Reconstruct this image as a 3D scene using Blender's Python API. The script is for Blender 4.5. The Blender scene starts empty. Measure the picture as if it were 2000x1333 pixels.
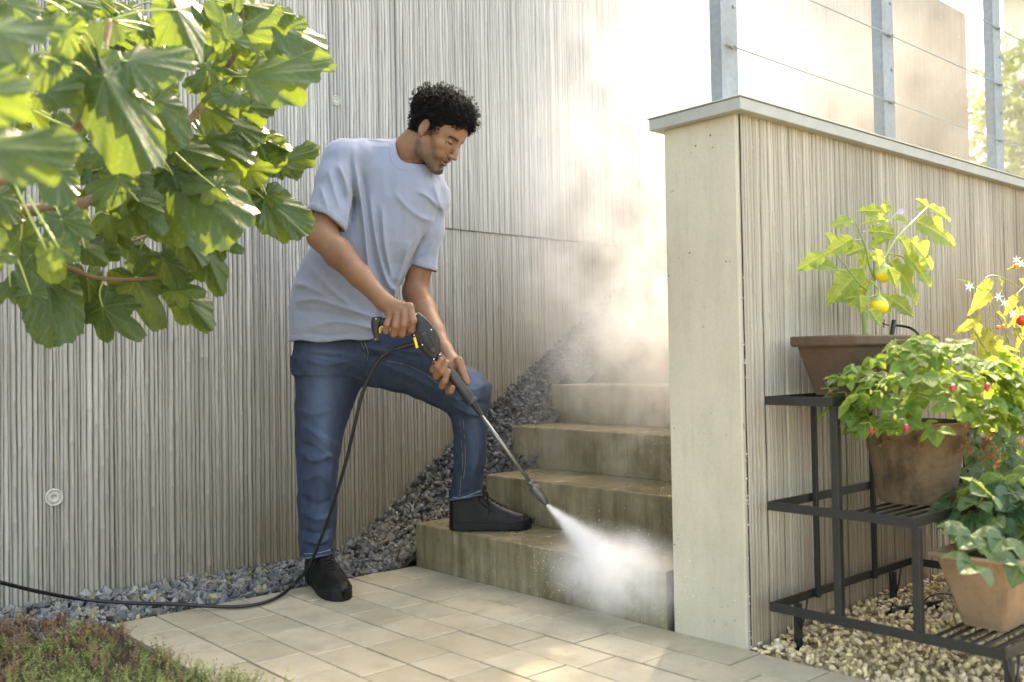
import bpy, bmesh, math, random
import numpy as np
from mathutils import Vector, Matrix, noise as mnoise
random.seed(7); rng = np.random.default_rng(7)
sc = bpy.context.scene
COL = sc.collection
rad = math.radians

# ------------------------------------------------------------------ camera
CAM_H = 0.8; FPX = 1856.0; PITCH = rad(1.19); ROLL = rad(1.03); YAW = rad(48.3)
_f0 = np.array([math.cos(YAW), math.sin(YAW), 0.0])
FW = _f0*math.cos(PITCH) + np.array([0, 0, math.sin(PITCH)])
_r0 = np.array([math.sin(YAW), -math.cos(YAW), 0.0])
_u0 = np.cross(_r0, FW)
CR = math.cos(ROLL)*_r0 - math.sin(ROLL)*_u0
CU = math.sin(ROLL)*_r0 + math.cos(ROLL)*_u0
CO = np.array([0, 0, CAM_H])
def at(px, py, D):
    return CO + (FW + CR*(px-1000)/FPX + CU*(666.5-py)/FPX)*D
def ray(px, py): return FW + CR*(px-1000)/FPX + CU*(666.5-py)/FPX
def on_y(px, py, v): d = ray(px, py); return CO + d*v/d[1]
def on_x(px, py, v): d = ray(px, py); return CO + d*v/d[0]
def on_z(px, py, v): d = ray(px, py); return CO + d*(v-CAM_H)/d[2]
def depth_of(p): return float((np.asarray(p)-CO) @ FW)

cd = bpy.data.cameras.new('camera'); cam = bpy.data.objects.new('camera', cd); COL.objects.link(cam)
cd.sensor_width = 36; cd.lens = FPX/2000*36; cd.clip_start = 0.05; cd.clip_end = 500
cam.matrix_world = Matrix(((CR[0], CU[0], -FW[0], 0), (CR[1], CU[1], -FW[1], 0), (CR[2], CU[2], -FW[2], CAM_H), (0, 0, 0, 1)))
cd.dof.use_dof = True; cd.dof.focus_distance = 3.25; cd.dof.aperture_fstop = 2.5
sc.camera = cam

# ------------------------------------------------------------------ sky and sun
SUN_AZ = rad(30); SUN_EL = rad(50)          # azimuth of the sun, counted from +X towards +Y
w = bpy.data.worlds.new('World'); sc.world = w; w.use_nodes = True
wn = w.node_tree.nodes; wl = w.node_tree.links
sky = wn.new('ShaderNodeTexSky'); sky.sky_type = 'NISHITA'; sky.sun_disc = False
sky.sun_elevation = SUN_EL; sky.sun_rotation = math.pi/2 - SUN_AZ
sky.air_density = 1.0; sky.dust_density = 3.5; sky.ozone_density = 0.6
bg = wn['Background']; bg.inputs[1].default_value = 0.15
wl.new(sky.outputs[0], bg.inputs[0])
sd = bpy.data.lights.new('sun', 'SUN'); sd.energy = 2.0; sd.angle = rad(0.5); sd.color = (1.0, 0.93, 0.80)
sun = bpy.data.objects.new('sun', sd); COL.objects.link(sun)
SDIR = Vector((math.cos(SUN_EL)*math.cos(SUN_AZ), math.cos(SUN_EL)*math.sin(SUN_AZ), math.sin(SUN_EL)))
sun.rotation_euler = SDIR.to_track_quat('Z', 'Y').to_euler()
sun.location = (6, 4, 8)
sc.view_settings.view_transform = 'Standard'; sc.view_settings.look = 'None'
sc.view_settings.exposure = 3.05; sc.view_settings.gamma = 1.0
sc.view_settings.use_curve_mapping = False
try:
    sc.view_settings.use_white_balance = True; sc.view_settings.white_balance_temperature = 8600; sc.view_settings.white_balance_tint = 10
except Exception: pass
sc.render.engine = 'CYCLES'
sc.cycles.use_denoising = True
try: sc.cycles.denoiser = 'OPENIMAGEDENOISE'
except Exception: pass
sc.cycles.max_bounces = 8; sc.cycles.diffuse_bounces = 4; sc.cycles.transmission_bounces = 4
sc.cycles.volume_bounces = 4; sc.cycles.transparent_max_bounces = 12
sc.cycles.volume_step_rate = 1.0; sc.cycles.volume_max_steps = 160
sc.cycles.sample_clamp_indirect = 8

# ------------------------------------------------------------------ object helpers
def tag(o, label=None, cat=None, group=None, kind=None):
    if label: o['label'] = label
    if cat: o['category'] = cat
    if group: o['group'] = group
    if kind: o['kind'] = kind
    return o
def empty(name, loc=(0, 0, 0), label=None, cat=None, group=None, kind=None):
    o = bpy.data.objects.new(name, None); COL.objects.link(o); o.location = loc
    o.empty_display_size = 0.05
    return tag(o, label, cat, group, kind)
def link(name, me, parent=None, m=None):
    o = bpy.data.objects.new(name, me); COL.objects.link(o)
    if m is not None:
        if len(me.materials) == 0: me.materials.append(m)
    if parent is not None:
        o.parent = parent
        # all meshes are made in world space: cancel the parent's placement
        p = parent; off = Vector((0, 0, 0))
        while p is not None: off += p.location; p = p.parent
        o.location = -off
    return o
def mesh_np(name, V, F, col=None, smooth=False, mats=None, midx=None):
    """V (n,3); F list of arrays (m,k) or one array"""
    me = bpy.data.meshes.new(name)
    V = np.asarray(V, dtype=np.float32).reshape(-1, 3)
    Fs = F if isinstance(F, (list, tuple)) else [F]
    Fs = [np.asarray(f, dtype=np.int32) for f in Fs if len(f)]
    me.vertices.add(len(V)); me.vertices.foreach_set('co', V.ravel())
    nl = sum(f.size for f in Fs); npoly = sum(len(f) for f in Fs)
    me.loops.add(nl); me.polygons.add(npoly)
    me.loops.foreach_set('vertex_index', np.concatenate([f.ravel() for f in Fs]))
    tot = np.concatenate([np.full(len(f), f.shape[1], np.int32) for f in Fs])
    st = np.concatenate([[0], np.cumsum(tot)[:-1]]).astype(np.int32)
    me.polygons.foreach_set('loop_start', st)
    try: me.polygons.foreach_set('loop_total', tot)
    except Exception: pass
    me.polygons.foreach_set('use_smooth', np.full(npoly, bool(smooth)))
    if midx is not None: me.polygons.foreach_set('material_index', np.asarray(midx, np.int32))
    if mats:
        for m in mats: me.materials.append(m)
    if col is not None:
        a = me.color_attributes.new('Col', 'FLOAT_COLOR', 'POINT')
        c = np.asarray(col, np.float32)
        if c.shape[1] == 3: c = np.concatenate([c, np.ones((len(c), 1), np.float32)], 1)
        a.data.foreach_set('color', c.ravel())
    me.update(calc_edges=True); me.validate()
    return me

class MB:
    """collects simple solids in world space, then makes one mesh object"""
    def __init__(s): s.V = []; s.F = {3: [], 4: []}; s.n = 0; s.ng = []
    def add(s, V, F):
        V = np.asarray(V, float).reshape(-1, 3)
        for f in F:
            g = [i+s.n for i in f]
            if len(g) in (3, 4): s.F[len(g)].append(g)
            else:
                for k in range(1, len(g)-1): s.F[3].append([g[0], g[k], g[k+1]])
        s.V.append(V); s.n += len(V)
    def box(s, a, b, bev=0.0, M=None):
        a = np.array(a, float); b = np.array(b, float)
        if bev <= 0:
            V = [(x, y, z) for x in (a[0], b[0]) for y in (a[1], b[1]) for z in (a[2], b[2])]
            F = [(0, 1, 3, 2), (4, 6, 7, 5), (0, 4, 5, 1), (2, 3, 7, 6), (0, 2, 6, 4), (1, 5, 7, 3)]
        else:
            V = []; idx = {}
            for i, x in enumerate((a[0], b[0])):
                for j, y in enumerate((a[1], b[1])):
                    for k, z in enumerate((a[2], b[2])):
                        sx, sy, sz = (1 if i == 0 else -1), (1 if j == 0 else -1), (1 if k == 0 else -1)
                        for ax in range(3):
                            o = [sx*bev, sy*bev, sz*bev]; o[ax] = 0
                            idx[(i, j, k, ax)] = len(V); V.append((x+o[0], y+o[1], z+o[2]))
            F = []
            g = lambda i, j, k, ax: idx[(i, j, k, ax)]
            for i in (0, 1):
                q = [g(i, 0, 0, 0), g(i, 0, 1, 0), g(i, 1, 1, 0), g(i, 1, 0, 0)]; F.append(q if i == 0 else q[::-1])
                q = [g(0, i, 0, 1), g(1, i, 0, 1), g(1, i, 1, 1), g(0, i, 1, 1)]; F.append(q if i == 0 else q[::-1])
                q = [g(0, 0, i, 2), g(0, 1, i, 2), g(1, 1, i, 2), g(1, 0, i, 2)]; F.append(q if i == 0 else q[::-1])
            for i in (0, 1):
                for j in (0, 1):
                    F.append((g(i, j, 0, 0), g(i, j, 1, 0), g(i, j, 1, 1), g(i, j, 0, 1)))
                    F.append((g(i, 0, j, 0), g(i, 1, j, 0), g(i, 1, j, 2), g(i, 0, j, 2)))
                    F.append((g(0, i, j, 1), g(1, i, j, 1), g(1, i, j, 2), g(0, i, j, 2)))
                    for k in (0, 1):
                        F.append((g(i, j, k, 0), g(i, j, k, 1), g(i, j, k, 2)))
        V = np.array(V, float)
        if M is not None: V = V @ np.array(M)[:3, :3].T + np.array(M)[:3, 3]
        s.add(V, F); return s
    def bar(s, p, q, wd, ht, up=(0, 0, 1)):
        p = np.array(p, float); q = np.array(q, float); d = q-p; L = np.linalg.norm(d); d /= L
        up = np.array(up, float); x = np.cross(up, d)
        if np.linalg.norm(x) < 1e-6: x = np.cross((1, 0, 0), d)
        x /= np.linalg.norm(x); z = np.cross(d, x)
        M = np.eye(4); M[:3, 0] = x; M[:3, 1] = d; M[:3, 2] = z; M[:3, 3] = p
        return s.box((-wd/2, 0, -ht/2), (wd/2, L, ht/2), min(wd, ht)*0.12, M)
    def tube(s, pts, r, n=10, cap=True):
        pts = np.array(pts, float); m = len(pts)
        rr = np.full(m, r, float) if np.isscalar(r) else np.array(r, float)
        t = np.gradient(pts, axis=0); t /= np.linalg.norm(t, axis=1)[:, None]+1e-12
        a = np.array([0, 0, 1.]) if abs(t[0][2]) < 0.9 else np.array([1., 0, 0])
        nrm = np.cross(t[0], a); nrm /= np.linalg.norm(nrm)
        V = []
        for i in range(m):
            nrm = nrm - t[i]*np.dot(nrm, t[i]); nrm /= np.linalg.norm(nrm)+1e-12
            b = np.cross(t[i], nrm)
            for k in range(n):
                an = 2*math.pi*k/n
                V.append(pts[i]+rr[i]*(math.cos(an)*nrm+math.sin(an)*b))
        F = [(i*n+k, i*n+(k+1) % n, (i+1)*n+(k+1) % n, (i+1)*n+k) for i in range(m-1) for k in range(n)]
        if cap: F += [tuple(range(n))[::-1], tuple((m-1)*n+k for k in range(n))]
        s.add(V, F); return s
    def lathe(s, prof, c, n=32, axis=None, cap=True):
        """prof: list of (r, h); axis: unit vector (default z) from point c"""
        c = np.array(c, float); ax = np.array((0, 0, 1.) if axis is None else axis, float); ax /= np.linalg.norm(ax)
        a = np.array([1., 0, 0]) if abs(ax[0]) < .9 else np.array([0, 1., 0])
        u = np.cross(ax, a); u /= np.linalg.norm(u); v = np.cross(ax, u)
        V = [c+ax*h+r*(math.cos(2*math.pi*k/n)*u+math.sin(2*math.pi*k/n)*v) for r, h in prof for k in range(n)]
        m = len(prof)
        F = [(i*n+k, i*n+(k+1) % n, (i+1)*n+(k+1) % n, (i+1)*n+k) for i in range(m-1) for k in range(n)]
        if cap: F += [tuple(range(n))[::-1], tuple((m-1)*n+k for k in range(n))]
        s.add(V, F); return s
    def build(s, name, m, parent=None, smooth=False, col=None):
        Fs = [np.array(s.F[k]) for k in (3, 4) if s.F[k]]
        me = mesh_np(name, np.concatenate(s.V), Fs, smooth=smooth, mats=[m], col=col)
        return link(name, me, parent)

def spline(P, n):
    """Catmull-Rom through points, n samples in all"""
    P = np.array(P, float)
    Q = np.vstack([2*P[0]-P[1], P, 2*P[-1]-P[-2]])
    t = np.linspace(0, len(P)-1-1e-9, n); i = t.astype(int); f = (t-i)[:, None]
    a, b, c, d = Q[i], Q[i+1], Q[i+2], Q[i+3]
    return 0.5*((2*b)+(-a+c)*f+(2*a-5*b+4*c-d)*f**2+(-a+3*b-3*c+d)*f**3)

def smooth_by_angle(o, deg=35):
    me = o.data
    me.polygons.foreach_set('use_smooth', np.ones(len(me.polygons), bool))
    try:
        bm = bmesh.new(); bm.from_mesh(me)
        for e in bm.edges:
            if len(e.link_faces) == 2 and e.calc_face_angle(0) > rad(deg): e.smooth = False
        bm.to_mesh(me); bm.free()
    except Exception: pass
    return o

# value noise in numpy (smooth, 3-D)
def vnoise(P, seed=0):
    P = np.asarray(P, np.float64); i = np.floor(P).astype(np.int64); f = P-i; f = f*f*(3-2*f)
    def h(a, b, c):
        n = (a*374761393 + b*668265263 + c*2147483647 + seed*974711) & 0xffffffff
        n = ((n ^ (n >> 13))*1274126177) & 0xffffffff
        return ((n ^ (n >> 16)) & 0xffff)/65535.0
    x, y, z = i[..., 0], i[..., 1], i[..., 2]; u, v, q = f[..., 0], f[..., 1], f[..., 2]
    r = 0
    for dx in (0, 1):
        for dy in (0, 1):
            for dz in (0, 1):
                wt = (u if dx else 1-u)*(v if dy else 1-v)*(q if dz else 1-q)
                r = r + wt*h(x+dx, y+dy, z+dz)
    return r*2-1

# ------------------------------------------------------------------ materials
class N:
    """small node-graph helper"""
    def __init__(s, name):
        s.m = bpy.data.materials.new(name); s.m.use_nodes = True
        s.t = s.m.node_tree; s.t.nodes.clear()
        s.out = s.t.nodes.new('ShaderNodeOutputMaterial')
    def n(s, typ, **kw):
        nd = s.t.nodes.new(typ)
        for k, v in kw.items():
            if k in nd.inputs.keys(): s.set(nd.inputs[k], v)
            else: setattr(nd, k, v)
        return nd
    def set(s, sock, v):
        if hasattr(v, 'is_output') or isinstance(v, bpy.types.NodeSocket): s.t.links.new(v, sock)
        elif isinstance(v, (tuple, list)) and len(v) == 3 and sock.type == 'RGBA': sock.default_value = (*v, 1)
        else: sock.default_value = v
    def coord(s, kind='Object'):
        return s.n('ShaderNodeTexCoord').outputs[kind]
    def pos(s): return s.n('ShaderNodeNewGeometry').outputs['Position']
    def map(s, v, scale=(1, 1, 1), loc=(0, 0, 0)):
        nd = s.n('ShaderNodeMapping'); s.t.links.new(v, nd.inputs[0]); nd.inputs['Scale'].default_value = scale; nd.inputs['Location'].default_value = loc
        return nd.outputs[0]
    def noise(s, v, scale=5, det=4, rough=0.6, out=0):
        nd = s.n('ShaderNodeTexNoise'); s.t.links.new(v, nd.inputs['Vector'])
        nd.inputs['Scale'].default_value = scale; nd.inputs['Detail'].default_value = det; nd.inputs['Roughness'].default_value = rough
        return nd.outputs[out]
    def vor(s, v, scale=5, feat='F1'):
        nd = s.n('ShaderNodeTexVoronoi', feature=feat); s.t.links.new(v, nd.inputs['Vector']); nd.inputs['Scale'].default_value = scale
        return nd.outputs['Distance']
    def ramp(s, v, stops, interp='LINEAR'):
        nd = s.n('ShaderNodeValToRGB'); s.t.links.new(v, nd.inputs[0]); r = nd.color_ramp; r.interpolation = interp
        while len(r.elements) > 1: r.elements.remove(r.elements[-1])
        r.elements[0].position = stops[0][0]; c = stops[0][1]; r.elements[0].color = (*c, 1) if isinstance(c, tuple) else (c, c, c, 1)
        for p, c in stops[1:]:
            e = r.elements.new(p); e.color = (*c, 1) if isinstance(c, tuple) else (c, c, c, 1)
        return nd.outputs[0]
    def rng(s, v, a, b, c=0.0, d=1.0):
        nd = s.n('ShaderNodeMapRange'); s.set(nd.inputs[0], v)
        for i, x in enumerate((a, b, c, d)): s.set(nd.inputs[i+1], x)
        return nd.outputs[0]
    def mix(s, f, a, b, mode='MIX'):
        nd = s.n('ShaderNodeMix', data_type='RGBA', blend_type=mode)
        s.set(nd.inputs[0], f); s.set(nd.inputs[6], a if not isinstance(a, tuple) else a); s.set(nd.inputs[7], b)
        return nd.outputs[2]
    def math(s, op, a, b=0.0, c=0.0):
        nd = s.n('ShaderNodeMath', operation=op); s.set(nd.inputs[0], a); s.set(nd.inputs[1], b); s.set(nd.inputs[2], c); return nd.outputs[0]
    def sep(s, v):
        nd = s.n('ShaderNodeSeparateXYZ'); s.t.links.new(v, nd.inputs[0]); return nd.outputs
    def attr(s, name='Col', out='Color'):
        return s.n('ShaderNodeAttribute', attribute_name=name).outputs[out]
    def orand(s): return s.n('ShaderNodeObjectInfo').outputs['Random']
    def bump(s, h, strength=0.3, dist=0.01):
        nd = s.n('ShaderNodeBump'); s.t.links.new(h, nd.inputs['Height']); nd.inputs['Strength'].default_value = strength; nd.inputs['Distance'].default_value = dist
        return nd.outputs[0]
    def pbr(s, col, rough=0.6, metal=0.0, normal=None, spec=0.5, **kw):
        p = s.n('ShaderNodeBsdfPrincipled'); s.set(p.inputs['Base Color'], col); s.set(p.inputs['Roughness'], rough); s.set(p.inputs['Metallic'], metal)
        s.set(p.inputs['Specular IOR Level'], spec)
        if normal is not None: s.t.links.new(normal, p.inputs['Normal'])
        for k, v in kw.items(): s.set(p.inputs[k.replace('_', ' ')], v)
        s.t.links.new(p.outputs[0], s.out.inputs[0]); return p
def simple(name, col, rough=0.5, metal=0.0, var=0.12, nscale=30, bump=0.0, spec=0.5):
    g = N(name); v = g.coord(); nz = g.noise(v, nscale, 4)
    c2 = tuple(x*(1-var) for x in col); c1 = tuple(min(1, x*(1+var)) for x in col)
    c = g.mix(nz, c2, c1)
    g.pbr(c, rough, metal, g.bump(nz, bump, 0.004) if bump else None, spec)
    return g.m
# ================================================================== SETTING
WY = 3.514            # face of the tall wall
RY0, RY1 = 1.528, 1.785   # faces of the low wall
RX = 2.205            # end face of the low wall
# ---- materials of the setting
def reed_concrete(name, light, dark, stain, low_z=0.7, amount=1.0):
    g = N(name); v = g.pos(); x, y, z = g.sep(v)
    streak = g.noise(g.map(v, (38, 38, 1.3)), 1.0, 5, 0.65)
    blot = g.noise(g.map(v, (2.2, 2.2, 1.1)), 1.0, 5, 0.6)
    fine = g.noise(v, 260, 3, 0.7)
    reed = g.attr('Col')
    base = g.mix(g.ramp(streak, [(0.30, 0.0), (0.68, 1.0)]), dark, light)
    base = g.mix(0.80, base, reed, 'MULTIPLY')
    base = g.mix(g.ramp(blot, [(0.42, 0.0), (0.70, 0.55)]), base, tuple(c*0.62 for c in light))
    broad = g.noise(g.map(v, (5.5, 5.5, .55)), 1.0, 5, 0.7); broad2 = g.noise(g.map(v, (17, 17, .8)), 1.0, 4, 0.6)
    base = g.mix(g.ramp(g.math('ADD', g.math('MULTIPLY', broad, .6), g.math('MULTIPLY', broad2, .4)), [(.44, 0.0), (.62, .62)]), base, tuple(c*.42 for c in light))
    # damp, algae-grown foot of the wall
    foot = g.math('ADD', g.math('MULTIPLY', g.math('SUBTRACT', blot, 0.5), 1.6), g.math('MULTIPLY', g.math('SUBTRACT', streak, 0.5), 0.9))
    bank = g.math('MULTIPLY', g.math('MAXIMUM', g.math('SUBTRACT', x, 2.2), 0.0), 0.62)
    hh = g.math('SUBTRACT', z, bank)
    fm = g.math('MULTIPLY', g.rng(g.math('ADD', hh, g.math('MULTIPLY', foot, -0.55)), 0.0, low_z, amount, 0.0), g.rng(x, 0.6, 1.9, 0.35, 1.0))
    base = g.mix(fm, base, stain)
    base = g.mix(g.ramp(fine, [(0.35, 0.25), (0.6, 0.0)]), base, tuple(c*0.4 for c in light))
    bm = g.bump(g.math('ADD', g.math('MULTIPLY', fine, 0.5), g.math('MULTIPLY', g.noise(g.map(v, (300, 300, 30)), 1.0, 3), 0.8)), 0.55, 0.002)
    g.pbr(base, 0.86, 0.0, bm, 0.3)
    return g.m
M_reed = reed_concrete('reed_cast_concrete', (0.68, 0.66, 0.61), (0.45, 0.43, 0.385), (0.165, 0.13, 0.075), 1.15, 1.0)
M_reed2 = reed_concrete('pale_reed_cast_concrete', (0.62, 0.56, 0.455), (0.46, 0.405, 0.32), (0.25, 0.19, 0.12), 0.34, 0.8)

def conc(name, light, dark, rough, streaks=0.3, pits=True, gloss=0.0, green=None):
    g = N(name); v = g.pos(); x, y, z = g.sep(v)
    big = g.noise(g.map(v, (1, 1, .7)), 2.6, 6, 0.62); fine = g.noise(v, 120, 4, 0.7)
    c = g.mix(g.ramp(big, [(0.3, 0.0), (0.7, 1.0)]), dark, light)
    st = g.noise(g.map(v, (42, 42, 1.6)), 1.0, 4, 0.7)
    c = g.mix(g.ramp(st, [(0.52, 0.0), (0.68, streaks)]), c, tuple(a*0.45 for a in dark))
    if green:
        gm = g.noise(g.map(v, (1, 1, 1)), 5.0, 6, 0.7)
        lowm = g.noise(g.map(v, (20, 20, 1.2)), 1.0, 5, 0.7)
        c = g.mix(g.ramp(g.math('ADD', g.math('MULTIPLY', gm, .6), g.math('MULTIPLY', lowm, .5)), [(0.42, 0.0), (0.66, 0.85)]), c, green)
    c = g.mix(g.ramp(fine, [(0.3, 0.16), (0.55, 0.0)]), c, tuple(a*0.5 for a in dark)); c = g.mix(g.ramp(g.noise(g.map(v, (3, 3, .8)), 3.0, 6, .7), [(.48, 0.0), (.66, .30)]), c, tuple(a*.62 for a in dark))
    h = g.math('MULTIPLY', fine, 0.35)
    if pits:
        vo = g.vor(g.map(v, (1, 1, 1)), 46)
        sel = g.noise(v, 9, 2)
        pm = g.math('MULTIPLY', g.ramp(vo, [(0.10, 1.0), (0.20, 0.0)]), g.ramp(sel, [(0.56, 0.0), (0.66, 1.0)]))
        c = g.mix(g.math('MULTIPLY', pm, 0.75), c, (0.08, 0.065, 0.05))
        h = g.math('SUBTRACT', h, g.math('MULTIPLY', pm, 1.4))
    r = g.rng(big, 0.3, 0.7, rough-gloss, rough)
    g.pbr(c, r, 0.0, g.bump(h, 0.5, 0.003), 0.4)
    return g.m
M_conc = conc('smooth_beige_concrete', (0.49, 0.445, 0.34), (0.42, 0.375, 0.28), 0.8, 0.10)
M_step = conc('wet_step_concrete', (0.33, 0.285, 0.185), (0.185, 0.15, 0.085), 0.45, 0.7, False, 0.25, (0.095, 0.076, 0.034))
g = N('paver_concrete'); v = g.pos(); r_ = g.orand()
big = g.noise(v, 3.1, 5, .6); fine = g.noise(v, 420, 3, .75); mid = g.noise(v, 60, 4, .65)
c = g.mix(r_, (0.35, 0.305, 0.21), (0.44, 0.39, 0.285))
c = g.mix(g.ramp(big, [(.35, 0.0), (.72, .5)]), c, (0.29, 0.255, 0.18)); stn = g.noise(v, 9, 6, .72)
c = g.mix(g.ramp(stn, [(.50, 0.0), (.64, .45)]), c, (0.22, 0.19, 0.125)); c = g.mix(g.ramp(stn, [(.30, .35), (.42, 0.0)]), c, (0.58, 0.53, 0.42))
c = g.mix(g.ramp(fine, [(.34, .55), (.5, 0.0), (.62, 0.0), (.75, .4)]), c, (0.22, 0.185, 0.12))
c = g.mix(g.ramp(g.vor(v, 70), [(.05, .55), (.11, 0.0)]), c, (0.16, 0.13, 0.09))
wet = g.ramp(g.noise(v, 1.7, 4, .6), [(.40, 0.30), (.62, 0.62)])
g.pbr(c, wet, 0, g.bump(g.math('ADD', fine, g.math('MULTIPLY', mid, .6)), .30, .0018), .45); M_paver = g.m
M_soil = simple('dark_soil', (0.05, 0.042, 0.03), .95, 0, .4, 60, .4)
M_joint = simple('joint_sand', (0.03, 0.024, 0.015), .95, 0, .35, 200, .4)
def stone_mat(name, rough=.6):
    g = N(name); v = g.pos(); c = g.attr('Col'); nz = g.noise(v, 140, 4, .7)
    c = g.mix(g.ramp(nz, [(.3, .5), (.6, 0.0)]), c, (0.05, 0.05, 0.045))
    g.pbr(c, g.rng(nz, .3, .7, rough-.15, rough+.15), 0, g.bump(nz, .5, .002), .5); return g.m
M_gravel = stone_mat('split_slate_chippings', .5); M_pebble = stone_mat('pale_limestone_pebbles', .6)
g = N('galvanised_steel'); v = g.pos(); sp = g.vor(v, 55); nz = g.noise(v, 8, 4)
c = g.mix(sp, (0.20, 0.235, 0.25), (0.27, 0.30, 0.31)); c = g.mix(g.ramp(nz, [(.4, 0.0), (.7, .5)]), c, (0.23, 0.23, 0.20))
g.pbr(c, g.rng(nz, .3, .7, .5, .7), .3, g.bump(nz, .1, .002)); M_galv = g.m
M_coping = simple('weathered_zinc', (0.33, 0.335, 0.30), .6, .2, .2, 14, .1)

# ---- ground
me = mesh_np('ground', [(-60, -60, -.045), (80, -60, -.045), (80, 80, -.045), (-60, 80, -.045)], np.array([[0, 1, 2, 3]]), mats=[M_soil])
tag(link('ground', me), kind='structure')

# ---- paving: courses run along Y, stones of three lengths
pav = empty('paving', (1.6, 1.5, 0), kind='structure')
bed = MB().box((-2.4, -2.6, -.04), (2.203, 3.07, -.012)).build('joint_sand', M_joint, pav)
pcols = {}
def paver_mesh(L):
    key = round(L, 3)
    if key not in pcols:
        m = MB().box((-.0707, -L/2+.0026, -.05), (.0707, L/2-.0026, 0), .0016)
        pcols[key] = mesh_np('paver', np.concatenate(m.V), [np.array(m.F[3]), np.array(m.F[4])], mats=[M_paver])
    return pcols[key]
npv = 0; rp = random.Random(5)
for ci in range(30):
    x1 = 2.207-.1468*ci; xc = x1-.0734
    y = 3.075; k = 0
    ystop = -1.2 if ci < 16 else 1.0
    if x1 < 1.05 and True: 
        if xc < 1.03: 
            y = 1.9 - (1.03-xc)*0.3
    first = {0: .18, 1: .24, 2: .24, 3: .2, 4: .3, 5: .26, 6: .24, 7: .2}.get(ci, rp.choice((.2, .24, .27)))
    while y > ystop and npv < 298:
        L = first if k == 0 else rp.choice((.18, .205, .205, .25, .27)); k += 1
        o = link('paver', paver_mesh(L)); o.parent = pav
        dz = rp.uniform(-.0012, .0012)
        o.location = Vector((xc, y-L/2, dz))-pav.location
        o.rotation_euler = (rp.uniform(-.003, .003), rp.uniform(-.004, .004), rp.uniform(-.002, .002))
        y -= L; npv += 1

# ---- reed-relief panels
def reed_panel(name, x0, x1, z0, z1, yface, seed, parent, mat, pitch=.0155, dz=.045, soft=0.0, depth=.3):
    """vertical cast reeds on a face that looks towards -Y; every reed has its own nodes, width and lean"""
    r = np.random.default_rng(seed); V = []; F = []; C = []; n = 0
    fine = dz < .1
    x = x0; prof = np.array([-1, -.72, -.3, .3, .72, 1.0]); ph = np.array([0, .62, .97, .97, .62, 0])
    while x < x1-.006:
        wd = pitch*r.uniform(.62, 1.32); wd = min(wd, x1-x); xc = x+wd/2
        ph1, ph2 = r.uniform(0, 6.28, 2); a1 = r.uniform(.0, .0030); bul = wd*r.uniform(.42, .62); yo = r.uniform(0, .0045); fq = r.uniform(2, 5)
        rows = []
        if fine:
            z = z0+r.uniform(0, .2); rows = [(z0, 1.0)]
            while z < z1-.02:
                k = r.uniform(1.05, 1.22); rows += [(z-.008, 1.0), (z-.0025, k), (z+.0025, k*.98), (z+.007, 1.04)]; zn = z+r.uniform(.09, .26)
                for q in (.33, .66):
                    zz = z+(zn-z)*q
                    if zz < z1-.02: rows.append((zz, r.uniform(.88, 1.05)))
                z = zn
            rows = [q for q in rows if z0 <= q[0] < z1-.001]+[(z1, 1.0)]
        else: rows = [(z, 1.0) for z in np.append(np.arange(z0, z1-.01, dz), z1)]
        zs = np.array([q[0] for q in rows]); kb = np.array([q[1] for q in rows]); m_ = len(zs)
        cx = xc+a1*np.sin(zs*fq+ph1)+.0008*np.sin(zs*21+ph2)
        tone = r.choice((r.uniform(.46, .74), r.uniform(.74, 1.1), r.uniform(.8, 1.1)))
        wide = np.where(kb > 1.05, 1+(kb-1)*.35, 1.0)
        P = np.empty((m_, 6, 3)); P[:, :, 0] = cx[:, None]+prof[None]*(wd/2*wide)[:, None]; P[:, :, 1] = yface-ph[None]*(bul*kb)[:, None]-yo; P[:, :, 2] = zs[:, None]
        tone = tone+(.9-tone)*soft; t = tone*(0.42+.25*soft+(0.58-.25*soft)*ph)[None]*np.where(kb > 1.1, 1.05, 1.0)[:, None]; Cc = np.stack([t, t*.985, t*.96], -1)  # grooves between the reeds darkened: their shade is put into the vertex colour
        V.append(P.reshape(-1, 3)); C.append(Cc.reshape(-1, 3))
        i = np.arange(m_-1)[:, None]*6+np.arange(5)[None]+n; F.append(np.stack([i, i+1, i+7, i+6], -1).reshape(-1, 4)); n += m_*6; x += wd
    V.append([(x0, yface, z0), (x1, yface, z0), (x1, yface, z1), (x0, yface, z1), (x0, yface+depth, z0), (x1, yface+depth, z0), (x1, yface+depth, z1), (x0, yface+depth, z1)])
    C.append([(.40, .39, .37)]*8); F.append(np.array([(0, 1, 2, 3), (5, 4, 7, 6), (1, 5, 6, 2), (4, 0, 3, 7), (3, 2, 6, 7), (4, 5, 1, 0)])+n)
    me = mesh_np(name, np.concatenate(V), np.concatenate(F), col=np.concatenate(C), mats=[mat], smooth=True)
    npoly = len(me.polygons); sm = np.ones(npoly, bool); sm[-6:] = False; me.polygons.foreach_set('use_smooth', sm)
    return link(name, me, parent)
wall = empty('retaining_wall', (2.5, WY+.15, 0), 'tall grey concrete wall cast with vertical reed relief behind the man', 'wall')
WTOP = 3.78
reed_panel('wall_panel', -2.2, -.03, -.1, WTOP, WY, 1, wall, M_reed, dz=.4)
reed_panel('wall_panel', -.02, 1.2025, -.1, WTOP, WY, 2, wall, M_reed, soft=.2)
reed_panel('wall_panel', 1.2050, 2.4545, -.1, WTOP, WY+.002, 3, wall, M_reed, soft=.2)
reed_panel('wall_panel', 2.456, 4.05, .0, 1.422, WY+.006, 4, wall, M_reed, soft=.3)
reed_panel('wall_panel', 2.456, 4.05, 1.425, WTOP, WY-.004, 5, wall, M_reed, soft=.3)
reed_panel('wall_panel', 4.054, 8.55, .5, WTOP, WY, 6, wall, M_reed, pitch=.019, dz=.25)
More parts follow.
